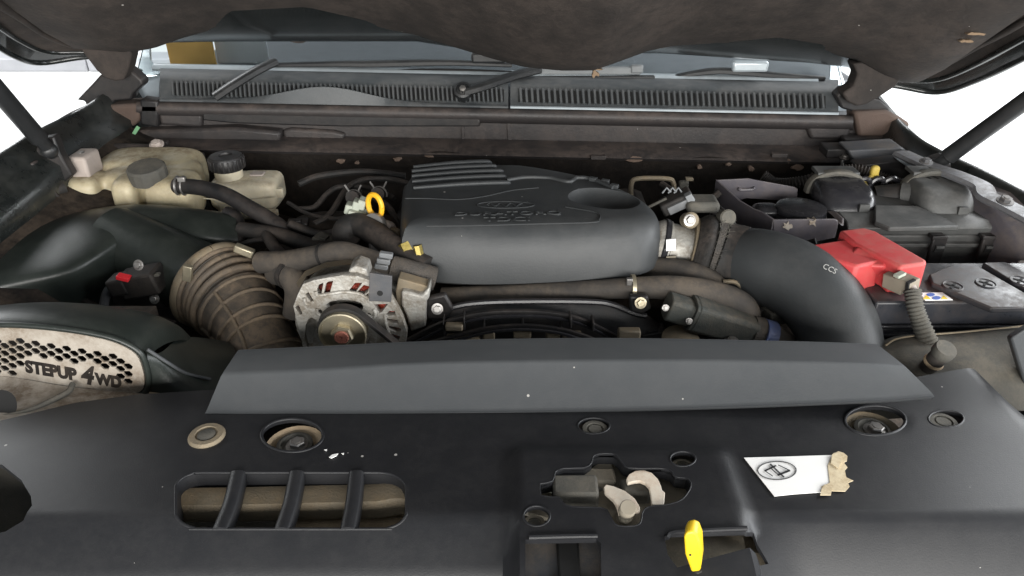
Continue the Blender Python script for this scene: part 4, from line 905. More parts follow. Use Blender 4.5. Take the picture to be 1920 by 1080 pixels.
for (x0, r0, x1, r1) in ((834, 612, 868, 622), (836, 634, 900, 650), (905, 622, 928, 640), (962, 620, 996, 636), (1024, 622, 1050, 640), (1056, 628, 1090, 645), (1160, 622, 1200, 645)):
    part('dusty_tab', MB().box(*bxp(x0, r0, x1, r1, .783, 0.012)), 'tansteel', fs_, bevel=0.002)
for (px, py, m) in ((820, 579, 'steel'), (1201, 568, 'zinc')): hexbolt(fs_, 'flange_bolt', P(px, py, .815), (0, -1, 0.35), 0.0052, m)
part('bolt_ear', slab([(800, 560), (835, 552), (850, 580), (838, 600), (800, 600)], .822, 0.01), 'black', fs_, bevel=0.003)
part('bolt_ear', slab([(1180, 556), (1215, 556), (1222, 580), (1205, 590), (1182, 585)], .822, 0.01), 'black', fs_, bevel=0.003)

# ------------------------------------------------------------------ alternator
al = thing('alternator', 'dusty cast aluminium alternator with red windings behind its slots', 'alternator', P(650, 640, .84))
YA = 0.80; o0 = P(650, 590, YA)
def A2(px): return [((P(a, b, YA) - o0).x, (P(a, b, YA) - o0).z) for a, b in px]
c4 = lambda X, Y: (540 + X / 6.0, 480 + Y / 6.0)
def cc4(l): return [c4(a, b) for a, b in l]
out_ = cc4([(75, 545), (120, 420), (180, 300), (300, 255), (460, 225), (620, 200), (780, 205), (910, 250), (1060, 330), (1150, 420), (1220, 540), (1290, 680), (1340, 830), (1330, 960), (1250, 1080), (500, 1150), (200, 1100), (160, 900), (110, 700)])
def grow(h, k):
    cx, cy = sum(a for a, b in h) / len(h), sum(b for a, b in h) / len(h); return [(cx + (a - cx) * k, cy + (b - cy) * k) for a, b in h]
hl = [cc4([(440, 520), (480, 490), (560, 475), (660, 472), (760, 482), (830, 505), (858, 540), (850, 580), (810, 610), (760, 640), (640, 640), (520, 650), (480, 610), (450, 570)]),
      cc4([(340, 350), (360, 310), (402, 290), (385, 390), (370, 410), (342, 385)]), cc4([(440, 300), (460, 280), (508, 275), (478, 380), (455, 410), (415, 410)]),
      cc4([(690, 380), (760, 292), (830, 290), (760, 390)]), cc4([(780, 400), (860, 315), (912, 330), (900, 380), (850, 412)]), cc4([(860, 435), (912, 400), (912, 455)]),
      cc4([(190, 900), (205, 760), (235, 690), (275, 665), (320, 690), (365, 745), (330, 800), (300, 900), (290, 1000), (220, 1010)]),
      cc4([(930, 770), (985, 720), (1030, 730), (1060, 800), (1060, 860), (1000, 830)]),
      cc4([(985, 530), (1120, 525), (1060, 605), (1035, 610)]),
      cc4([(1110, 640), (1150, 600), (1200, 600), (1210, 640), (1150, 648)]), cc4([(1112, 680), (1225, 700), (1240, 730), (1190, 735), (1130, 710)]), cc4([(1135, 765), (1260, 790), (1270, 815), (1220, 825), (1160, 800)]), cc4([(1145, 845), (1260, 885), (1240, 920), (1190, 915)]),
      cc4([(200, 410), (240, 380), (305, 485), (265, 500)]), cc4([(85, 555), (130, 520), (178, 630), (150, 650)])] + [[c4(370 + 30 * math.cos(q), 605 + 30 * math.sin(q)) for q in [2 * math.pi * k / 14 for k in range(14)]], [c4(915 + 30 * math.cos(q), 645 + 28 * math.sin(q)) for q in [2 * math.pi * k / 14 for k in range(14)]]]
hl = [h if i in (0, 6, 7) or i > 14 else (h if i in (13, 14) else grow(h, 1.28)) for i, h in enumerate(hl)]
part('front_housing', plate(A2(out_), [A2(h) for h in hl], o0, (1, 0, 0), (0, 0, 1), 0.010, 0.0004), 'alu', al, ang=35)
ac = P(650, 625, YA)
part('stator_winding', MB().tube([V((ac.x + 0.059 * math.cos(q), YA + 0.018, ac.z + 0.059 * math.sin(q))) for q in [R(-55 + 7 * k) for k in range(31)]], 0.009, 10), 'copper', al)
part('rotor', MB().lathe([(0.034, 0.0), (0.034, 0.05)], V((ac.x, YA + 0.022, ac.z)), (0, 1, 0), 24), 'tansteel', al)
part('rear_housing', MB().lathe([(0.071, 0.012), (0.073, 0.05), (0.06, 0.09)], V((ac.x, YA + 0.01, ac.z)), (0, 1, 0), 40), 'alu', al, ang=50)
for l in ([(380, 440), (480, 425), (640, 405), (800, 425), (905, 480)], [(330, 590), (330, 640), (400, 690), (430, 720)], [(870, 660), (960, 690), (985, 640), (960, 600)], [(310, 395), (330, 440), (400, 440)], [(1090, 650), (1100, 760), (1150, 900), (1200, 950)], [(180, 470), (200, 530), (250, 550)]):
    part('cast_rib', MB().tube([P(*c4(a, b), YA - 0.006) for a, b in l], 0.0024, 8, 20), 'alu', al)
part('top_lug', slab(cc4([(690, 150), (760, 110), (880, 150), (910, 260), (800, 230), (670, 205)]), YA + 0.004, 0.03), 'alu', al, bevel=0.002)
for (a, b) in ((450, 680), (845, 695)): hexbolt(al, 'housing_bolt', P(*c4(a, b), YA - 0.004), (0, -1, 0), 0.0042, 'steel')
part('mount_bracket', slab(cc4([(1275, 395), (1400, 420), (1500, 450), (1590, 355), (1590, 480), (1555, 520), (1548, 800), (1380, 860), (1370, 820), (1330, 680), (1275, 560)]), YA + 0.01, 0.03), 'alu', al, bevel=0.003, label='pale cast mounting bracket')
part('mount_bracket_top', slab(cc4([(1240, 250), (1590, 350), (1590, 470), (1500, 455), (1275, 400), (1270, 560), (1360, 800), (1330, 790), (1220, 560), (1210, 400)]), YA + 0.02, 0.02), 'tansteel', al, bevel=0.003)
part('strap_plate', slab(cc4([(915, 190), (1170, 230), (1160, 520), (910, 510)]), YA - 0.012, 0.004), 'bracket', al, bevel=0.0008)
part('strap_hole', MB().lathe([(0.0036, -0.001), (0.0036, 0.0008)], P(*c4(1035, 418), YA - 0.012), (0, -1, 0), 16), 'slot', al)
pc = P(640, 633, YA - 0.046)
pul = part('pulley', MB().lathe([(0.0285, 0.008), (0.0285, 0.026), (0.0282, 0.028), (0.026, 0.024), (0.024, 0.014), (0.022, 0.013), (0.019, 0.017)], V((pc.x, YA - 0.010, pc.z)), (0, -1, 0), 48), 'zinc', al, ang=45)
part('pulley_lip', MB().lathe([(0.0282, 0.024), (0.0296, 0.030), (0.0282, 0.031), (0.0265, 0.026)], V((pc.x, YA - 0.010, pc.z)), (0, -1, 0), 48), 'zinc', pul)
part('nut_washer', MB().lathe([(0.0185, 0.010), (0.0185, 0.018), (0.0175, 0.020)], V((pc.x, YA - 0.010, pc.z)), (0, -1, 0), 32), 'zinc', pul)
part('hex_nut', MB().lathe([(0.0142, 0.016), (0.0142, 0.032), (0.0125, 0.035), (0.0092, 0.035)], V((pc.x, YA - 0.010, pc.z)), (0, -1, 0), 6), 'zinc', pul, ang=25)
part('shaft_end', MB().lathe([(0.0088, 0.02), (0.0088, 0.0365), (0.0080, 0.0372), (0.0014, 0.0372), (0.001, 0.036)], V((pc.x, YA - 0.010, pc.z)), (0, -1, 0), 24), 'redrust', pul)
# belt
bt = thing('drive_belt', 'black drive belt wrapped over the alternator pulley', 'belt', P(700, 640, .79))
yb0 = YA - 0.033; q = []
for k in range(14):
    a = R(185 - k * 11.5); q.append(V((pc.x + 0.0308 * math.cos(a), 0, pc.z + 0.0308 * math.sin(a))))
e = P(760, 665, yb0); q += [V((e.x, 0, e.z)), V((e.x + 0.06, 0, e.z - 0.05))]
rings = []
for i, p in enumerate(q):
    tt = (q[min(i + 1, len(q) - 1)] - q[max(i - 1, 0)]).normalized(); nn = V((-tt.z, 0, tt.x))
    if nn.dot(p - V((pc.x, 0, pc.z))) < 0: nn = -nn
    rings.append([p + V((0, yb0, 0)) - nn * 0.0022, p + V((0, yb0, 0)) + nn * 0.0022, p + V((0, yb0 + 0.013, 0)) + nn * 0.0022, p + V((0, yb0 + 0.013, 0)) - nn * 0.0022])
part('belt_band', MB().loft(rings), 'rubber', bt, bevel=0.0006)

# ------------------------------------------------------------------ hoses and harness left of the cover
h1 = thing('wiring_conduit', 'brown grey wrapped conduit lying over the alternator', 'conduit', P(640, 490, .88))
part('conduit_sleeve', MB().tube([P(488, 492, .93), P(540, 490, .91), P(600, 480, .89), P(640, 474, .88), P(690, 488, .87), P(740, 505, .865), P(810, 522, .865)], 0.0155, 16, 50), 'hose', h1)
part('tape_ring', MB().tube([P(604, 479, .889), P(609, 478, .888)], 0.0165, 16), 'rubber', h1)
part('braided_end', MB().tube([P(735, 503, .862), P(770, 512, .860), P(815, 524, .862)], 0.0172, 16, 12), 'braid', h1)
cl = thing('cable_clip', 'grey ribbed plastic clip round the conduit by the strap plate', 'clip', P(718, 490, .85))
for k, (a, b) in enumerate(((724, 478), (719, 489), (715, 499))): part('clip_rib', MB().box(P(a, b, .848), (0.0085, 0.004, 0.0035), Matrix.Rotation(R(10), 3, 'Y')), 'greycon', cl, bevel=0.0012)
h2 = thing('breather_hose', 'thick curled rubber breather hose below the dipstick ring', 'hose', P(690, 440, .95))
part('hose_curl', MB().tube([P(668, 465, .95), P(650, 452, .955), P(648, 432, .96), P(668, 422, .965), P(695, 432, .95), P(740, 465, .91), P(800, 505, .875)], 0.018, 16, 50), 'rubber', h2)
part('shield', MB().loft([[P(690, 455, .925), P(720, 440, .925), P(800, 490, .875), P(800, 512, .870), P(760, 508, .872), P(695, 480, .90)], [P(690, 455, .94), P(720, 440, .94), P(800, 490, .89), P(800, 512, .885), P(760, 508, .885), P(695, 480, .915)]]), 'bracket', h2, bevel=0.004, seg=3)
pp = thing('metal_pipe_end', 'dull pinkish metal pipe end between breather hose and cover', 'pipe', P(705, 425, .95))
part('pipe_cap', MB().lathe([(0.016, -0.03), (0.017, 0.0), (0.014, 0.008), (0.006, 0.011)], P(706, 430, .955), (-0.35, -0.8, 0.5), 20), 'pink', pp)
part('rim', MB().lathe([(0.0185, -0.006), (0.019, 0.0), (0.0175, 0.004)], P(700, 424, .952), (-0.35, -0.8, 0.5), 20), 'steel', pp)
for a in (((738, 445, .95), 0.014, 'tansteel'),): part('union', MB().lathe([(a[1], -0.02), (a[1] * 1.1, 0), (a[1] * .8, .006)], P(*a[0]), (-.2, -.8, .5), 8), a[2], pp)
by = thing('fuel_union', 'yellow passivated pipe unions tucked beside the engine cover', 'pipe union', P(770, 470, .90))
part('union_nut', MB().tube([P(760, 455, .90), P(774, 486, .89)], 0.0135, 6), 'brass', by, ang=25)
part('union_nut', MB().tube([P(782, 460, .885), P(790, 492, .88)], 0.006, 6), 'brass', by, ang=25)
dk = thing('dipstick', 'orange yellow oil dipstick ring beside the engine cover', 'dipstick', P(705, 410, .97))
dc = P(703, 386, .97)
part('finger_ring', MB().tube([dc + V((0.0105 * math.cos(q), -0.006 * math.cos(q), 0.017 * math.sin(q))) for q in [2 * math.pi * k / 28 for k in range(29)]], 0.0038, 8, caps=False), 'orange', dk)
part('stem', MB().tube([P(708, 404, .968), P(712, 425, .97)], 0.006, 10), 'orange', dk)
cn = thing('wiring_plug', 'pale grey green wiring plug beside the dipstick ring', 'plug', P(665, 400, .98))
rm = Matrix.Rotation(R(18), 3, 'Y')
part('plug_body', MB().box(P(670, 405, .98), (0.013, 0.012, 0.010), rm), 'palecon', cn, bevel=0.002)
for (a, b) in ((655, 390), (669, 384), (679, 381)): part('plug_lug', MB().box(P(a, b, .985), (0.0055, 0.009, 0.0075), rm), 'palecon', cn, bevel=0.002, label='beige plug lug')
for k, (pts, r_) in enumerate(([[(560, 392, 1.12), (590, 388, 1.13), (615, 362, 1.15), (640, 350, 1.16), (690, 352, 1.15), (740, 372, 1.12)], 0.0045], [[(545, 420, 1.05), (600, 440, 1.03), (650, 430, 1.0)], 0.007], [[(500, 440, 1.03), (520, 470, .98), (560, 500, .95), (590, 490, .93)], 0.009], [[(450, 430, 1.05), (520, 440, 1.03), (580, 460, 1.0), (640, 470, .97)], 0.012])):
    solo('engine_cable', MB().tube([P(*q) for q in pts], r_, 10, 36), 'rubber', ['thin black cable arching across the dark bay towards the cover', 'short dark cable below the pale plug', 'black cable dropping behind the ribbed duct', 'thick dark pipe running above the grey conduit'][k], 'cable')
for k, (px, py) in enumerate(((712, 362), (665, 368))):
    c = P(px, py, 1.10); t = thing('spring_clamp', ['pale steel spring clamp with raised ears by the dipstick ring', 'thin steel spring clamp above the pale plug'][k], 'clamp', c)
    part('band', MB().tube([c + V((0.012 * math.cos(q), -0.004, 0.012 * math.sin(q))) for q in [R(-20 + 12 * i) for i in range(19)]], 0.0016, 6), 'steel', t)
    for s in (-1, 1): part('ear', MB().tube([c + V((s * 0.007, -0.004, 0.010)), c + V((s * 0.013, -0.004, 0.021))], 0.0015, 6), 'steel', t)
    part('hose_end', MB().lathe([(0.0105, -0.02), (0.0105, 0.02)], c, (0, -1, 0.3), 16), 'rubber', t)
t = thing('water_pipe', 'stubby grey brown water pipe behind the ribbed duct', 'pipe', P(545, 520, .90))
part('pipe', MB().tube([P(520, 510, .93), P(545, 515, .90), P(560, 545, .885), P(556, 590, .88)], 0.019, 16, 20), 'hose', t)
part('collar', MB().tube([P(538, 512, .905), P(545, 516, .90)], 0.0215, 16), 'rubber', t)
t = thing('heat_shield', 'thin tan steel heat shield over the alternator', 'heat shield', P(620, 515, .85))
part('shield_sheet', MB().loft([[P(a, b, y) for a, b, y in r_] for r_ in ([(560, 540, .83), (575, 518, .83), (610, 502, .83), (650, 496, .83), (690, 502, .83)], [(556, 530, .86), (572, 508, .86), (610, 492, .86), (650, 486, .86), (690, 492, .86)])], False, False, False), 'tansteel', t)

# ------------------------------------------------------------------ hoses under and right of the cover
t = thing('bypass_hose', 'long dusty grey hose running under the engine cover rim', 'hose', P(1100, 560, .85))
part('hose', MB().tube([P(830, 556, .885), P(950, 552, .872), P(1080, 546, .862), P(1180, 540, .856), P(1260, 540, .85), (P(1340, 552, .845)), P(1390, 572, .84), P(1402, 600, .835), P(1405, 650, .83)], lambda s: 0.0135 + 0.004 * sstep(0.3, .6, s), 18, 60), 'hose', t)
part('clip_band', MB().tube([P(1183, 540, .856), P(1190, 540, .856)], 0.0185, 16), 'zinc', t)
part('clip_tail', MB().box(P(1180, 528, .848), (0.004, 0.003, 0.005)), 'steel', t, bevel=0.001)
t = thing('radiator_hose', 'thick dusty grey hose curving down beside the throttle', 'hose', P(1310, 530, .88))
part('hose', MB().tube([P(1205, 508, .92), P(1250, 512, .905), P(1300, 520, .89), P(1335, 540, .88), P(1350, 575, .875), P(1352, 620, .87)], 0.021, 18, 40), 'hose', t)
t = thing('clamp_wire', 'thin curved steel wire clamp under the turbo pipe', 'clamp', P(1385, 560, .87))
part('wire', MB().tube([P(1355, 528, .87), P(1380, 530, .87), P(1398, 552, .87), P(1400, 590, .87)], 0.003, 8, 24), 'tansteel', t)
hn = thing('harness_connector', 'dusty green black harness connector with blue tape', 'connector', P(1350, 600, .82))
def ax(p, q_, r, prof, nm, m): return part(nm, MB().tube([p, q_], r, 16, None, prof=prof, up=(0, -0.4, 1)), m, hn, bevel=0.002)
def along(s, y=.815, off=0): return P(lerp(1250, 1450, s), lerp(573, 632, s) + off, y)
part('plug_front', MB().tube([along(.0), along(.22)], 0.0165, 12, None, prof=(0.45, 1, 1.0)), 'greenblack', hn, ang=30, bevel=0.002)
part('plug_body', MB().tube([along(.24), along(.50), along(.80)], lambda s: 0.021 - 0.002 * s, 12, None, prof=(0.45, 1, 1.0)), 'greenblack', hn, ang=30, bevel=0.002)
part('collar', MB().tube([along(.215), along(.25)], 0.0205, 12, None, prof=(0.5, 1, 1)), 'greenblack', hn, ang=30, bevel=0.001)
part('rear_boot', MB().tube([along(.78), along(.92), along(1.1, off=12), P(1490, 690, .81)], lambda s: 0.021 - 0.003 * s, 14, 20), 'hose', hn)
part('tape', MB().tube([along(.885, .812), along(.985, .812)], 0.0205, 16, None), 'blue', hn, ang=50)
for px, py in ((1248, 577), (1292, 602)): hexbolt(hn, 'screw', P(px, py, .795), (0, -1, .4), 0.003, 'steel')
t = thing('coolant_pipe_flange', 'dull steel flange glimpsed behind the deflector below the harness connector', 'flange', P(1270, 640, .80))
part('flange', MB().lathe([(0.024, 0), (0.024, 0.006), (0.010, 0.01)], P(1275, 640, .80), (0, -.2, 1), 24), 'tansteel', t)
hexbolt(t, 'bolt', P(1372, 642, .79), (0, -.2, 1), 0.007, 'steel')

# ------------------------------------------------------------------ throttle, boot and turbo pipe
th = thing('throttle_body', 'dusty aluminium throttle body joined to the engine cover', 'throttle body', P(1270, 490, .95))
tA = P(1235, 458, .955); tB = P(1330, 478, .945); td = (tB - tA).normalized()
part('housing', MB().lathe([(0.030, -0.01), (0.036, 0.0), (0.036, 0.012), (0.0335, 0.014), (0.0335, 0.040), (0.037, 0.046)], tA, td, 36), 'alu', th)
part('seal_band', MB().lathe([(0.0372, 0.002), (0.0385, 0.004), (0.0372, 0.010)], tA, td, 36), 'gloss', th)
part('flange', MB().lathe([(0.046, 0.042), (0.048, 0.046), (0.048, 0.054), (0.04, 0.056)], tA, td, 36), 'tansteel', th)
for px, py in ((1293, 413), (1362, 408)):
    lug = P(px, py, .945); part('lug', MB().lathe([(0.0105, -0.012), (0.0115, 0.006), (0.0095, 0.008)], lug, (0.1, -0.9, 0.4), 20), 'tansteel' if px < 1300 else 'muddy', th); 
hexbolt(th, 'lug_bolt', P(1293, 413, .936), (0.1, -0.9, 0.4), 0.0058, 'steel')
part('white_tag', MB().box(P(1258, 459, .912), (0.0065, 0.001, 0.0085), Matrix.Rotation(R(-6), 3, 'Y')), 'white', th)
part('lower_tag', MB().box(P(1258, 486, .914), (0.0065, 0.001, 0.005), Matrix.Rotation(R(-6), 3, 'Y')), 'connector', th)
part('actuator', MB().box(*bxp(1290, 382, 1350, 402, .97, 0.04)), 'muddy', th, bevel=0.006)
ps = thing('pressure_sensor', 'small grey pressure sensor with plug above the throttle', 'sensor', P(1270, 395, 1.0))
rm = Matrix.Rotation(R(-28), 3, 'Y')
part('sensor_body', MB().box(P(1268, 378, 1.0), (0.024, 0.014, 0.010), rm), 'rubber', ps, bevel=0.003)
part('sensor_face', MB().box(P(1278, 385, .985), (0.020, 0.003, 0.006), rm), 'greycon', ps, bevel=0.001)
part('plug_end', MB().box(P(1293, 372, .985), (0.005, 0.006, 0.008), rm), 'greycon', ps, bevel=0.001)
for k in range(3): part('plug_fin', MB().tube([P(1242 + 11 * k, 362, 1.0), P(1250 + 11 * k, 352, 1.0), P(1258 + 10 * k, 360, 1.0)], 0.0013, 6), 'greycon', ps)
part('tube', MB().tube([P(1250, 372, 1.0), P(1225, 384, 1.0), P(1200, 396, 1.0)], 0.0022, 8, 12), 'muddy', ps)
t = thing('lift_loop', 'thin bent steel loop standing at the firewall', 'steel loop', P(1225, 380, 1.2))
part('loop', MB().tube([P(1183, 372, 1.2), P(1184, 345, 1.2), P(1196, 335, 1.2), P(1250, 335, 1.2), P(1262, 342, 1.2), P(1264, 362, 1.2)], 0.0042, 8, 30), 'tansteel', t)
t = thing('pipe_bracket', 'dark upright bracket with pale tip at the firewall', 'bracket', P(1285, 370, 1.2))
part('upright', slab([(1274, 342), (1292, 340), (1290, 372), (1274, 372)], 1.2, 0.01), 'muddy', t, bevel=0.002)
part('tip', slab([(1286, 334), (1301, 335), (1300, 340), (1287, 340)], 1.19, 0.008), 'tansteel', t, bevel=0.001)
tp = thing('turbo_pipe', 'large smooth black turbo pipe bending down behind the deflector', 'pipe', P(1520, 600, .85))
pth = crom([P(1385, 494, .925), P(1430, 500, .90), P(1480, 518, .875), P(1527, 552, .845), P(1562, 600, .815), P(1576, 650, .79), P(1580, 720, .76)], 50)
part('pipe_elbow', MB().tube(pth, lambda s: 0.050 + 0.002 * math.sin(math.pi * s), 40), 'cover', tp, ang=60)
def ring2(p, d, r, rr, nm, m): 
    u = d.orthogonal().normalized(); w_ = d.cross(u)
    part(nm, MB().tube([p + u * (math.cos(2 * math.pi * k / 40) * r) + w_ * (math.sin(2 * math.pi * k / 40) * r) for k in range(41)], rr, 8, caps=False), m, tp, ang=60)
d0 = (pth[1] - pth[0]).normalized(); ring2(pth[0], d0, 0.0512, 0.0026, 'pipe_bead', 'hose')
part('marking', text('CCS', 0.0095, P(1530, 500, .85) + V((0.005, -0.028, 0.012)), V((0.75, -0.3, -0.28)), V((0.30, 0.1, 0.7)), 0.0008, 1.0), 'whiteink', tp)
bo = thing('rubber_boot', 'dusty corrugated rubber boot between throttle and turbo pipe', 'boot', P(1350, 520, .92))
bp_ = crom([P(1296, 470, .945), P(1330, 478, .94), P(1362, 488, .932), P(1392, 495, .922)], 60)
part('boot_body', MB().tube(bp_, lambda s: (0.046 + 0.009 * math.sin(min(1, s / .40) * math.pi)) if s < 0.40 else (0.047 + 0.004 * sstep(.40, .5, s)), 40), 'boot', bo, ang=60)
part('clamp_band', MB().tube(bp_[30:59], 0.0528, 40), 'rubber', bo, ang=50)
part('fringe', MB().tube(bp_[20:28], 0.0548, 40), 'braid', bo, ang=50)
rs = random.Random(9); mb = MB()
for k in range(420):
    i = rs.choice((19, 20, 21, 27, 28, 29)); p = bp_[i]; tt = (bp_[i + 1] - bp_[i - 1]).normalized(); u = (V((0, 0, 1)) - tt * tt.z).normalized(); w_ = tt.cross(u); a = rs.uniform(-math.pi, math.pi)
    n_ = u * math.cos(a) + w_ * math.sin(a); b = p + n_ * 0.053; e = b + n_ * rs.uniform(0.002, 0.007) + tt * rs.gauss(0, 0.003) + w_ * rs.gauss(0, 0.003)
    s_ = tt * 0.0007; mb.add([b - s_, b + s_, e + w_ * 0.0005, e - s_ * .6], [(0, 1, 2, 3)])
part('fuzz', mb, 'muddy', bo, kind='stuff')

# loose wiring in the dark gaps
rsw = random.Random(21)
wires = [([(430, 470, 1.02), (470, 452, 1.03), (520, 450, 1.02), (580, 470, .99), (630, 500, .95)], .004, 'thin dusty wire looping behind the intake duct'),
 ([(560, 345, 1.2), (600, 330, 1.22), (680, 322, 1.24), (760, 330, 1.24)], .006, 'dark pipe along the firewall behind the dipstick'),
 ([(540, 380, 1.14), (580, 402, 1.10), (630, 410, 1.06), (655, 405, 1.0)], .0035, 'thin wire leading to the pale plug'),
 ([(590, 420, 1.06), (620, 400, 1.08), (660, 345, 1.15), (720, 335, 1.18), (770, 345, 1.16)], .005, 'black loom arching over the spring clamps'),
 ([(1240, 345, 1.18), (1280, 370, 1.14), (1330, 372, 1.10), (1350, 360, 1.10)], .006, 'dark hose behind the pressure sensor'),
 ([(1300, 372, 1.06), (1330, 380, 1.05), (1360, 402, 1.0), (1380, 430, .98)], .005, 'black wire dropping beside the steel tray'),
 ([(1420, 590, .86), (1450, 560, .88), (1480, 580, .87), (1500, 620, .85)], .004, 'thin dusty wire under the turbo pipe'),
 ([(1290, 640, .80), (1330, 632, .82), (1390, 636, .83), (1430, 650, .83)], .006, 'dusty wire behind the deflector near the harness connector'),
 ([(1410, 440, 1.0), (1440, 455, .99), (1490, 462, .98), (1530, 452, .97)], .005, 'black wire under the tray front plate'),
 ([(700, 370, 1.08), (730, 390, 1.05), (750, 430, 1.0), (765, 470, .95)], .005, 'black wire down the side of the engine cover'),
 ([(150, 560, .93), (200, 585, .90), (260, 590, .89), (330, 610, .88)], .006, 'dark loom on the floor of the air box'),
 ([(30, 330, 1.15), (50, 350, 1.12), (40, 400, 1.05), (20, 440, 1.0)], .008, 'black loom on the inner fender by the tank')]
for pts, r_, lab in wires:
    solo('loose_wire', MB().tube([P(*q) for q in pts], r_, 8, 30), 'rubber', lab, 'wire')
for k, (px, py, y, m, lab) in enumerate(((610, 455, 1.0, 'muddy', 'dark square relay block above the grey conduit'), (560, 425, 1.06, 'black', 'small black plug on the dark manifold'), (1350, 410, 1.0, 'black', 'black block plug by the tray side'), (1455, 590, .86, 'muddy', 'dusty bracket block under the turbo pipe'), (1225, 628, .83, 'black', 'black plug beside the fan shroud edge'))):
    t = thing('wiring_block', lab, 'plug', P(px, py + 14, y))
    rm = Matrix.Rotation(rsw.uniform(-.5, .5), 3, 'Z') @ Matrix.Rotation(rsw.uniform(-.4, .4), 3, 'Y')
    part('shell', MB().box(P(px, py, y), (0.016, 0.012, 0.010), rm), m, t, bevel=0.002)
    part('clip', MB().box(P(px, py, y) + rm @ V((0, -0.004, 0.0115)), (0.006, 0.006, 0.002), rm), m, t, bevel=0.0006)
# ------------------------------------------------------------------ right side of the bay
tr = thing('canister_tray', 'purplish grey steel tray bracket open on its sides', 'tray', P(1460, 450, 1.05))
part('front_plate', slab([(1450, 412), (1566, 411), (1571, 414), (1572, 420), (1566, 446), (1450, 470)], 0.985, 0.003), 'tray', tr, bevel=0.001)
FL = P(1450, 412, .985); BL = P(1342, 338, 1.12)
part('side_plate', MB().prism([FL, P(1428, 398, 1.01), P(1412, 392, 1.03), P(1385, 376, 1.06), BL, BL + V((0, 0, -.10)), FL + V((0, 0, -.10))], (0.003, 0.002, 0)), 'tray', tr, bevel=0.0008)
part('back_plate', slab([(1342, 338), (1404, 335), (1412, 337), (1490, 351), (1496, 355), (1495, 372), (1484, 378), (1400, 372), (1378, 378), (1372, 372)], 1.12, 0.003), 'tray', tr, bevel=0.001)
part('tray_floor', MB().prism([FL + V((0, 0, -.06)), P(1572, 412, .985) + V((0, 0, -.06)), P(1510, 352, 1.12) + V((0, 0, -.06)), BL + V((0, 0, -.06))], (0, 0, -.003)), 'black', tr)
part('pressed_slot', MB().tube([P(1388, 352, 1.117), P(1388, 356, 1.117), P(1412, 355, 1.117), P(1412, 351, 1.117)], 0.0028, 8, 16), 'tray', tr)
RFp = P(1572, 412, .985)
part('side_lug', MB().prism([P(1548, 395, 1.04), P(1566, 398, 1.02), P(1579, 410, 1.0), P(1579, 424, .99), P(1574, 420, .99), P(1560, 404, 1.02)], (0.003, 0.001, 0)), 'tray', tr, bevel=0.0006)
for px, py, m in ((1477, 424, 'cream'), (1524, 418, 'cream')):
    part('scuff', crumb(px, py, .9835, 10, 8, px), m, tr)
cn2 = thing('canister', 'round black plastic canister sitting in the steel tray', 'canister', P(1500, 430, 1.05))
c = P(1503, 388, 1.045)
part('canister_body', MB().lathe([(0.036, -0.05), (0.0375, -0.005), (0.0365, 0.0), (0.033, 0.0015), (0.004, 0.002)], c, (0, 0, 1), 40), 'gloss', cn2)
part('neck', MB().sell(c + V((-0.048, 0.012, -0.016)), (0.022, 0.018, 0.014), .6), 'gloss', cn2)
part('rim', MB().lathe([(0.0378, -0.016), (0.039, -0.014), (0.0378, -0.010)], c, (0, 0, 1), 40), 'black', cn2)

# fuse box
fb = thing('fuse_box', 'dark grey fuse box with latched lid behind the battery', 'fuse box', P(1720, 480, 1.05))
ZL = 0.030; Yf = 1.0
def Xp(px, row, y): return P(px, row, y).x
xl, xr = P(1590, 430, Yf).x, P(1877, 428, Yf).x
part('lid', MB().loft([[V((xl, Yf + .004, ZL - .018)), V((xr + .004, Yf + .002, ZL - .018)), V((xr + .002, 1.13, ZL - .014)), V((xl, 1.13, ZL - .014))], [V((xl, Yf, ZL - .006)), V((xr, Yf, ZL - .004)), V((xr - .002, 1.13, ZL)), V((xl, 1.13, ZL))], [V((xl, Yf + .012, ZL + .001)), V((xr - .01, Yf + .012, ZL + .002)), V((xr - .02, 1.125, ZL + .002)), V((xl, 1.125, ZL + .002))]]), 'fuse', fb, bevel=0.002)
part('lid_plateau', MB().prism([Q(1640, 415, ZL + .008), Q(1668, 426, ZL + .008), Q(1800, 424, ZL + .008), Q(1772, 408, ZL + .008), Q(1720, 385, ZL + .008), Q(1640, 384, ZL + .008)], (0, 0, -.008)), 'fuse', fb, bevel=0.002)
part('base', MB().box(((xl + xr) / 2 + .01, 1.07, ZL - .065), ((xr - xl) / 2, 0.062, 0.045)), 'fuse', fb, bevel=0.004)
part('base_flange', MB().box(((xl + xr) / 2 + .012, 1.005, ZL - .034), ((xr - xl) / 2 + .004, 0.006, 0.003)), 'fuse', fb, bevel=0.001)
for px in (1762, 1856):
    a = P(px, 448, Yf - .008)
    l = part('latch', MB().box(a + V((0, 0, -.018)), (0.011, 0.003, 0.024)), 'black', fb, bevel=0.002)
    part('latch_top', MB().box(a + V((-.003, 0.006, 0.003)), (0.010, 0.010, 0.003)), 'black', l, bevel=0.001)
    part('latch_window', MB().box(a + V((0.002, -.003, -.014)), (0.007, 0.0015, 0.006)), 'slot', l)
    part('latch_catch', MB().box(a + V((0.002, -.004, -.012)), (0.006, 0.002, 0.002)), 'fuse', l, bevel=0.0005)
def elbow(label_m, pts, r, pr, m):
    part('cable_hood', MB().tube([P(*q) for q in pts], r, 28, 24, prof=pr, up=(0, 0, 1)), m, fb, ang=70, label=label_m)
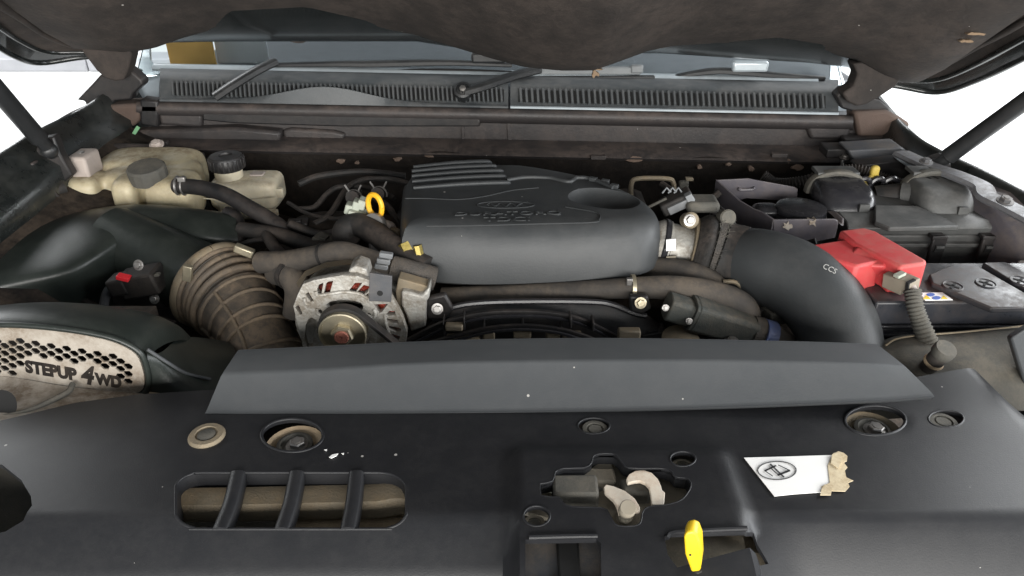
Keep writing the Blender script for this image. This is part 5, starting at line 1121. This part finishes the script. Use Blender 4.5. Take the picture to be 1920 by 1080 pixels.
def dome(x0, r0, x1, r1, y, dep, m, lab):
    (cx, cy, cz), (hx, hy, hz) = bxp(x0, r0, x1, r1, y, dep); bot = ZL + 0.001
    topz = cz + hz; rings = []
    for i in range(9):
        s = i / 8; h_ = bot + (topz - bot) * math.sin(s * math.pi / 2); k = max(0.02, math.cos(s * math.pi / 2)) ** 0.55
        ring = []
        for j in range(32):
            q = 2 * math.pi * j / 32; ca, sa = math.cos(q), math.sin(q)
            ca = math.copysign(abs(ca) ** .55, ca); sa = math.copysign(abs(sa) ** .55, sa)
            yy = cy + sa * hy * k; 
            if sa > 0: yy = cy + sa * hy
            ring.append(V((cx + ca * hx * (0.55 + 0.45 * k), yy + 0.3 * hy * s, h_)))
        rings.append(ring)
    o = part('cable_hood', MB().loft(rings), m, fb, ang=70, label=lab)
    # collar at the rear
    col = [V((cx + hx * 0.98 * math.cos(q), cy + hy * 0.75, bot + (topz - bot + .006) * max(0, math.sin(q)) ** .7)) for q in [math.pi * k / 20 for k in range(21)]]
    part('hood_collar', MB().tube(col, 0.006, 8, prof=(0.7, 0.8, 1.4)), 'muddy', o)
    part('hood_cap', MB().box((cx, cy + hy * 1.0, topz + 0.004), (hx * .75, hy * .35, 0.003)), 'fuse', o, bevel=0.001)
    for k in range(3): part('vent_slit', MB().box((cx - .012 + k * .012, cy + hy * .62, topz - .0015), (0.0018, 0.008, 0.002), Matrix.Rotation(R(25), 3, 'Z')), 'slot', o)
    part('front_notch', MB().box((cx + hx * .35, y + 0.0005, bot + .006), (hx * .18, 0.003, 0.006)), 'fuse', o, bevel=0.0008)
dome(1552, 366, 1650, 412, 1.045, 0.09, 'gloss', 'glossy black cable hood'); dome(1742, 366, 1838, 404, 1.035, 0.09, 'fuse', 'grey cable hood')
part('cable_stub', MB().tube([P(1640, 372, 1.12), P(1700, 366, 1.11), P(1740, 368, 1.09)], 0.02, 16, 16), 'rubber', fb)
part('stub_sleeve', MB().tube([P(1692, 367, 1.11), P(1745, 368, 1.088)], 0.0235, 16), 'fuse', fb)

# loom at the rear right
t = thing('corrugated_loom', 'black corrugated cable loom along the firewall behind the tray', 'cable', P(1530, 330, 1.24))
part('loom', MB().tube([P(1430, 330, 1.25), P(1455, 345, 1.24), P(1500, 342, 1.22), P(1560, 326, 1.21), P(1610, 320, 1.20), P(1660, 338, 1.18), P(1700, 350, 1.16)], lambda s: 0.0105 + 0.0012 * math.sin(s * 2 * math.pi * 55), 12, 330), 'rubber', t)
t = thing('yellow_hose_clip', 'dull yellow hose clip above the grey cable hoods', 'clip', P(1635, 335, 1.16))
part('clip_head', MB().sell(P(1640, 320, 1.15), (0.007, 0.006, 0.009), .7), 'oldyellow', t)
part('clip_arm', MB().tube([P(1638, 325, 1.15), P(1630, 336, 1.15), P(1618, 341, 1.15)], 0.004, 8, 10), 'oldyellow', t)
part('clip_tail', MB().tube([P(1645, 324, 1.15), P(1646, 334, 1.15)], 0.0022, 8, 4), 'oldyellow', t)
for k, px in enumerate((1618, 1644, 1668)):
    c = P(px, 352, 1.14)
    solo('hose_hoop', MB().tube([c + V((0.013 * math.cos(q), 0, 0.016 * math.sin(q))) for q in [R(-30 + 15 * i) for i in range(17)]], 0.0045, 8), 'gloss', ['small glossy black hose hoop right under the yellow clip', 'middle glossy black hose hoop of the row under the yellow clip', 'last glossy black hose hoop towards the strut bracket'][k], 'hose')
t = thing('clip_stub', 'pale cream hose clip between the cable hoods', 'clip', P(1630, 375, 1.12)); part('stub', MB().sell(P(1633, 372, 1.12), (0.010, 0.012, 0.010), .6), 'tanpart', t)
t = thing('rubber_buffer', 'black rubber hood buffer block on the cowl flange', 'buffer', P(1575, 295, 1.3))
part('block', MB().box(*bxp(1552, 280, 1600, 296, 1.30, 0.04)), 'black', t, bevel=0.002)
hexbolt(t, 'bolt', P(1583, 296, 1.295), (0, -.2, 1), 0.006, 'steel'); part('stud', MB().lathe([(0.004, 0), (0.003, 0.022)], P(1580, 300, 1.295), (0, -.3, -1), 10), 'steel', t)
t = thing('cowl_bolt', 'pale dusty bolt on the cowl corner behind the yellowed tank', 'bolt', P(294, 275, 1.30)); hexbolt(t, 'head', P(294, 272, 1.30), (0, -.4, 1), 0.009, 'pink'); part('shank', MB().lathe([(0.004, 0), (0.003, 0.022)], P(296, 276, 1.30), (0, -.3, -1), 10), 'pink', t)
solo('green_tag', MB().prism([P(a, b, 1.36) for a, b in ((244, 256), (256, 236), (262, 240), (250, 258))], (0, 0.003, 0)), 'green', 'small pale green tag stuck on the cowl corner', 'tag')
t = thing('rear_pipe', 'dark dusty pipe along the firewall behind the yellowed tank', 'pipe', P(240, 290, 1.28)); part('pipe', MB().tube([P(140, 300, 1.28), P(200, 284, 1.30), P(300, 286, 1.31), P(380, 300, 1.31)], 0.014, 12, 24), 'bodyin', t)
part('pipe_clamp', MB().tube([P(196, 285, 1.297), P(206, 283, 1.30)], 0.017, 12), 'black', t)

# battery
ba = thing('battery', 'black battery with raised bluish lid and warning label', 'battery', (0.60, 0.88, -0.12))
BX0, BX1, BY0, BY1, BZ = 0.455, 0.735, 0.800, 0.910, 0.0165
part('case', MB().box(((BX0 + BX1) / 2, (BY0 + BY1) / 2, -0.085), ((BX1 - BX0) / 2 - .006, (BY1 - BY0) / 2 - .006, 0.06)), 'gloss', ba, bevel=0.004)
part('case_rib', MB().box(((BX0 + BX1) / 2, (BY0 + BY1) / 2, -0.034), ((BX1 - BX0) / 2 - .001, (BY1 - BY0) / 2 - .001, 0.0025)), 'gloss', ba, bevel=0.0015)
part('case_rib', MB().box(((BX0 + BX1) / 2, (BY0 + BY1) / 2, -0.021), ((BX1 - BX0) / 2 - .001, (BY1 - BY0) / 2 - .001, 0.0025)), 'gloss', ba, bevel=0.0015)
part('lid', MB().box(((BX0 + BX1) / 2, (BY0 + BY1) / 2, BZ - 0.017), ((BX1 - BX0) / 2 - .002, (BY1 - BY0) / 2 - .002, 0.017)), 'battop', ba, bevel=0.003)
lp = [(1742, 514), (1786, 494), (1830, 496), (1935, 556), (1955, 575), (1860, 577), (1748, 530)]
part('vent_cover', MB().prism([Q(a, b, BZ + 0.007) for a, b in lp], (0, 0, -0.008)), 'battop', ba, bevel=0.002)
part('vent_cover', MB().prism([Q(a, b, BZ + 0.007) for a, b in ((1842, 492), (1885, 490), (1990, 548), (1962, 566))], (0, 0, -0.008)), 'battop', ba, bevel=0.002)
for (px, py) in ((1786, 537), (1848, 532), (1912, 527)):
    c = Q(px, py, BZ + 0.0072); v = part('vent_plug', MB().lathe([(0.0125, -.002), (0.0125, 0.001), (0.0115, 0.0016), (0.0105, 0.0005)], c, (0, 0, 1), 28), 'battop', ba)
    for a in (45, 135): part('cross_slot', MB().box(c + V((0, 0, .0008)), (0.008, 0.0016, 0.0006), Matrix.Rotation(R(a), 3, 'Z')), 'slot', v)
lb = part('warning_label', flat([(1718, 549), (1767, 548), (1787, 562), (1735, 563)], BZ + 0.0012, 0.0008), 'white', ba)
for pts, m in (([(1731, 560), (1737, 553), (1745, 560)], 'yellowink'), ([(1765, 560), (1769, 554), (1777, 560)], 'yellowink'), (ellipx(1756, 558, 8, 3.2, 12), 'blueink'), (ellipx(1745, 552, 8, 3.0, 12), 'blueink')):
    part('label_mark', flat(pts, BZ + 0.0018, 0.0005), m, lb)
rc = thing('terminal_cover', 'red plastic terminal cover over the battery post', 'terminal cover', (0.48, 0.87, 0.02))
def lo2(pl, z0, z1, ins, m, nm, bev=0.003):
    c = sum((V((x, y, 0)) for x, y in pl), V((0, 0, 0))) / len(pl)
    r0 = [V((x, y, z0)) for x, y in pl]; r1 = [V((x, y, z1)) + (c - V((x, y, 0))).normalized() * ins for x, y in pl]
    part(nm, MB().loft([r0, r1]), m, rc, bevel=bev, seg=3)
def q2(px, py, z): 
    q = Q(px, py, z); return (q.x, q.y)
ZT = 0.058
lo2([q2(1572, 431, ZT), q2(1618, 425, ZT), q2(1642, 432, ZT), q2(1740, 488, ZT), q2(1738, 494, ZT), q2(1690, 500, ZT), q2(1600, 455, ZT)], 0.018, ZT, 0.001, 'red', 'main_shell', 0.004)
lo2([q2(1502, 460, .052), q2(1590, 446, .052), q2(1640, 470, .052), q2(1655, 490, .052), q2(1608, 500, .052), q2(1560, 486, .052)], 0.010, 0.052, 0.002, 'red', 'side_shell', 0.004)
part('front_slope', MB().loft([[Q(1606, 461, .056), Q(1672, 478, .056), Q(1660, 500, .05), Q(1574, 494, .045)], [Q(1598, 470, .02), Q(1680, 500, .02), Q(1668, 532, .018), Q(1586, 522, .018)]]), 'red', rc, bevel=0.004, seg=3)
bxl, bxr = P(1664, 540, .824).x, P(1702, 540, .824).x
part('cable_arch', MB().loft([[V((bxl, .824, .017)), V((bxr, .824, .017)), V((bxr, .824, .046)), V((bxl + .004, .824, .046))], [V((bxl - .006, .87, .017)), V((bxr, .87, .017)), V((bxr, .87, .054)), V((bxl, .87, .054))]]), 'red', rc, bevel=0.003, seg=3)
part('hinge_slot', MB().box(Q(1519, 466, .05) + V((0, -.001, 0)), (0.006, 0.002, 0.003), Matrix.Rotation(R(15), 3, 'Z')), 'slot', rc)
pq = thing('battery_plug', 'beige grey cable plug poking out of the red terminal cover', 'plug', P(1690, 530, .82))
rm = Matrix.Rotation(R(-8), 3, 'Y') @ Matrix.Rotation(R(28), 3, 'Z')
part('plug_block', MB().box(P(1683, 528, .820), (0.011, 0.014, 0.010), rm), 'connector', pq, bevel=0.0015)
part('plug_step', MB().box(P(1700, 531, .808), (0.010, 0.011, 0.008), rm), 'connector', pq, bevel=0.0015)
part('plug_mouth', MB().box(P(1707, 534, .798), (0.0065, 0.002, 0.006), rm), 'slot', pq)
part('plug_clip', MB().box(P(1687, 515, .812), (0.007, 0.004, 0.002), rm), 'palecon', pq, bevel=0.0006)
cb = thing('battery_cable', 'ribbed grey cable hanging down from the battery plug', 'cable', P(1735, 620, .77))
cpth = [P(1703, 532, .806), P(1711, 545, .796), P(1716, 575, .782), P(1726, 605, .772), P(1740, 640, .76), P(1756, 668, .75), P(1765, 700, .745)]
part('core', MB().tube(cpth[:3], 0.006, 10, 14), 'pink', cb)
part('sleeve', MB().tube(cpth[1:], lambda s: 0.0098 + 0.0008 * math.sin(s * 2 * math.pi * 24) + 0.0015 * sstep(.3, .6, s), 14, 200), 'muddy', cb, ang=70)

# housings at the front right corner
hb = thing('battery_tray', 'dust caked black moulded tray edge under the battery', 'battery tray', (0.6, 0.74, -0.15))
g4 = [[(1652, 648, .76), (1670, 640, .765), (1700, 631, .77), (1780, 625, .775), (1860, 618, .775), (1960, 608, .775)], [(1655, 665, .745), (1675, 655, .748), (1705, 645, .75), (1780, 640, .75), (1860, 634, .75), (1960, 628, .75)], [(1665, 700, .72), (1690, 700, .715), (1720, 700, .71), (1790, 705, .70), (1860, 700, .70), (1960, 690, .70)], [(1670, 760, .70), (1690, 765, .69), (1720, 770, .68), (1790, 770, .67), (1860, 770, .67), (1960, 770, .67)]]
rings = [crom([P(*q) for q in r_], 20) for r_ in g4]
rings.insert(0, [p + V((0, 0.03, -0.01)) for p in rings[0]]); rings.insert(0, [p + V((0, 0.0, -0.15)) for p in rings[0]])
part('moulding', MB().loft(rings, False, False, False), 'muddy', hb, ang=80, sub=1)
part('edge_bead', MB().tube([P(*q) for q in ((1660, 648, .757), (1680, 636, .765), (1720, 629, .768), (1800, 623, .772), (1960, 607, .772))], 0.0012, 8, 40), 'tansteel', hb)
wf = thing('filler_cap', 'tan dusty round filler cap behind the radiator cover edge', 'filler cap', P(1768, 700, .70))
c = P(1773, 655, .705); d_ = V((0.10, -0.35, 0.93))
part('cap', MB().lathe([(0.0115, -0.010), (0.0125, -0.008), (0.0125, 0.0), (0.0115, 0.0025), (0.002, 0.003)], c, d_, 24), 'muddy', wf)
part('neck', MB().lathe([(0.009, -0.05), (0.0105, -0.022), (0.0105, -0.009)], c, d_, 20), 'hose', wf)
part('ring', MB().lathe([(0.0108, -0.028), (0.0118, -0.026), (0.0108, -0.023)], c, d_, 20), 'tanpart', wf)
hl_ = thing('headlamp_housing', 'black headlamp housing at the corner beside the battery', 'headlamp', (0.62, 0.6, -0.1))
part('housing', MB().box((0.655, 0.63, -0.115), (0.10, 0.06, 0.05)), 'gloss', hl_, bevel=0.015, seg=3)
part('corner_plate', MB().prism([P(a, b, .69) for a, b in ((1894, 634), (1925, 614), (1990, 600), (1990, 760), (1925, 736))], (0.01, 0.02, -.01)), 'deflector', hl_, bevel=0.003)
t = thing('ground_bolt', 'rusty pink ground bolt on a white lug beside the battery', 'bolt', P(1910, 505, .93))
part('lug', MB().lathe([(0.016, -0.003), (0.017, 0), (0.0165, 0.002), (0.008, 0.003)], P(1912, 508, .93), (-.1, -.2, 1), 20), 'white', t); part('head', MB().lathe([(0.008, 0), (0.008, 0.010), (0.006, 0.012)], P(1914, 505, .93), (-.1, -.2, 1), 6), 'pink', t, ang=25)
t = thing('ground_cable', 'grey cable dropping between the fuse box and the fender', 'cable', P(1885, 470, .98)); part('sleeve', MB().tube([P(1880, 440, 1.02), P(1890, 460, 1.0), P(1900, 490, .97), P(1905, 530, .95)], 0.008, 10, 20), 'muddy', t)
t = thing('fender_hose', 'smooth black hose along the fender beyond the fuse box', 'hose', P(1890, 440, 1.0)); part('hose', MB().tube([P(1840, 375, 1.10), P(1875, 420, 1.04), P(1915, 455, 1.0), P(1990, 500, .95)], 0.012, 12, 24), 'gloss', t)

# groups for things that repeat
GR = {'panel_fastener': 'clips and bolts in the radiator cover', 'hood_strut': 'gas struts holding the hood', 'wiper': 'windscreen wipers', 'cowl_grille': 'cowl grilles below the windscreen',
      'loose_wire': 'loose wiring in the bay', 'engine_cable': 'cables left of the engine cover', 'hose_hoop': 'hose hoops under the yellow clip', 'spring_clamp': 'spring clamps by the dipstick', 'wiring_block': 'plugs in the wiring'}
for o in S.objects:
    if o.parent is None and o.name.split('.')[0] in GR: o['group'] = GR[o.name.split('.')[0]]
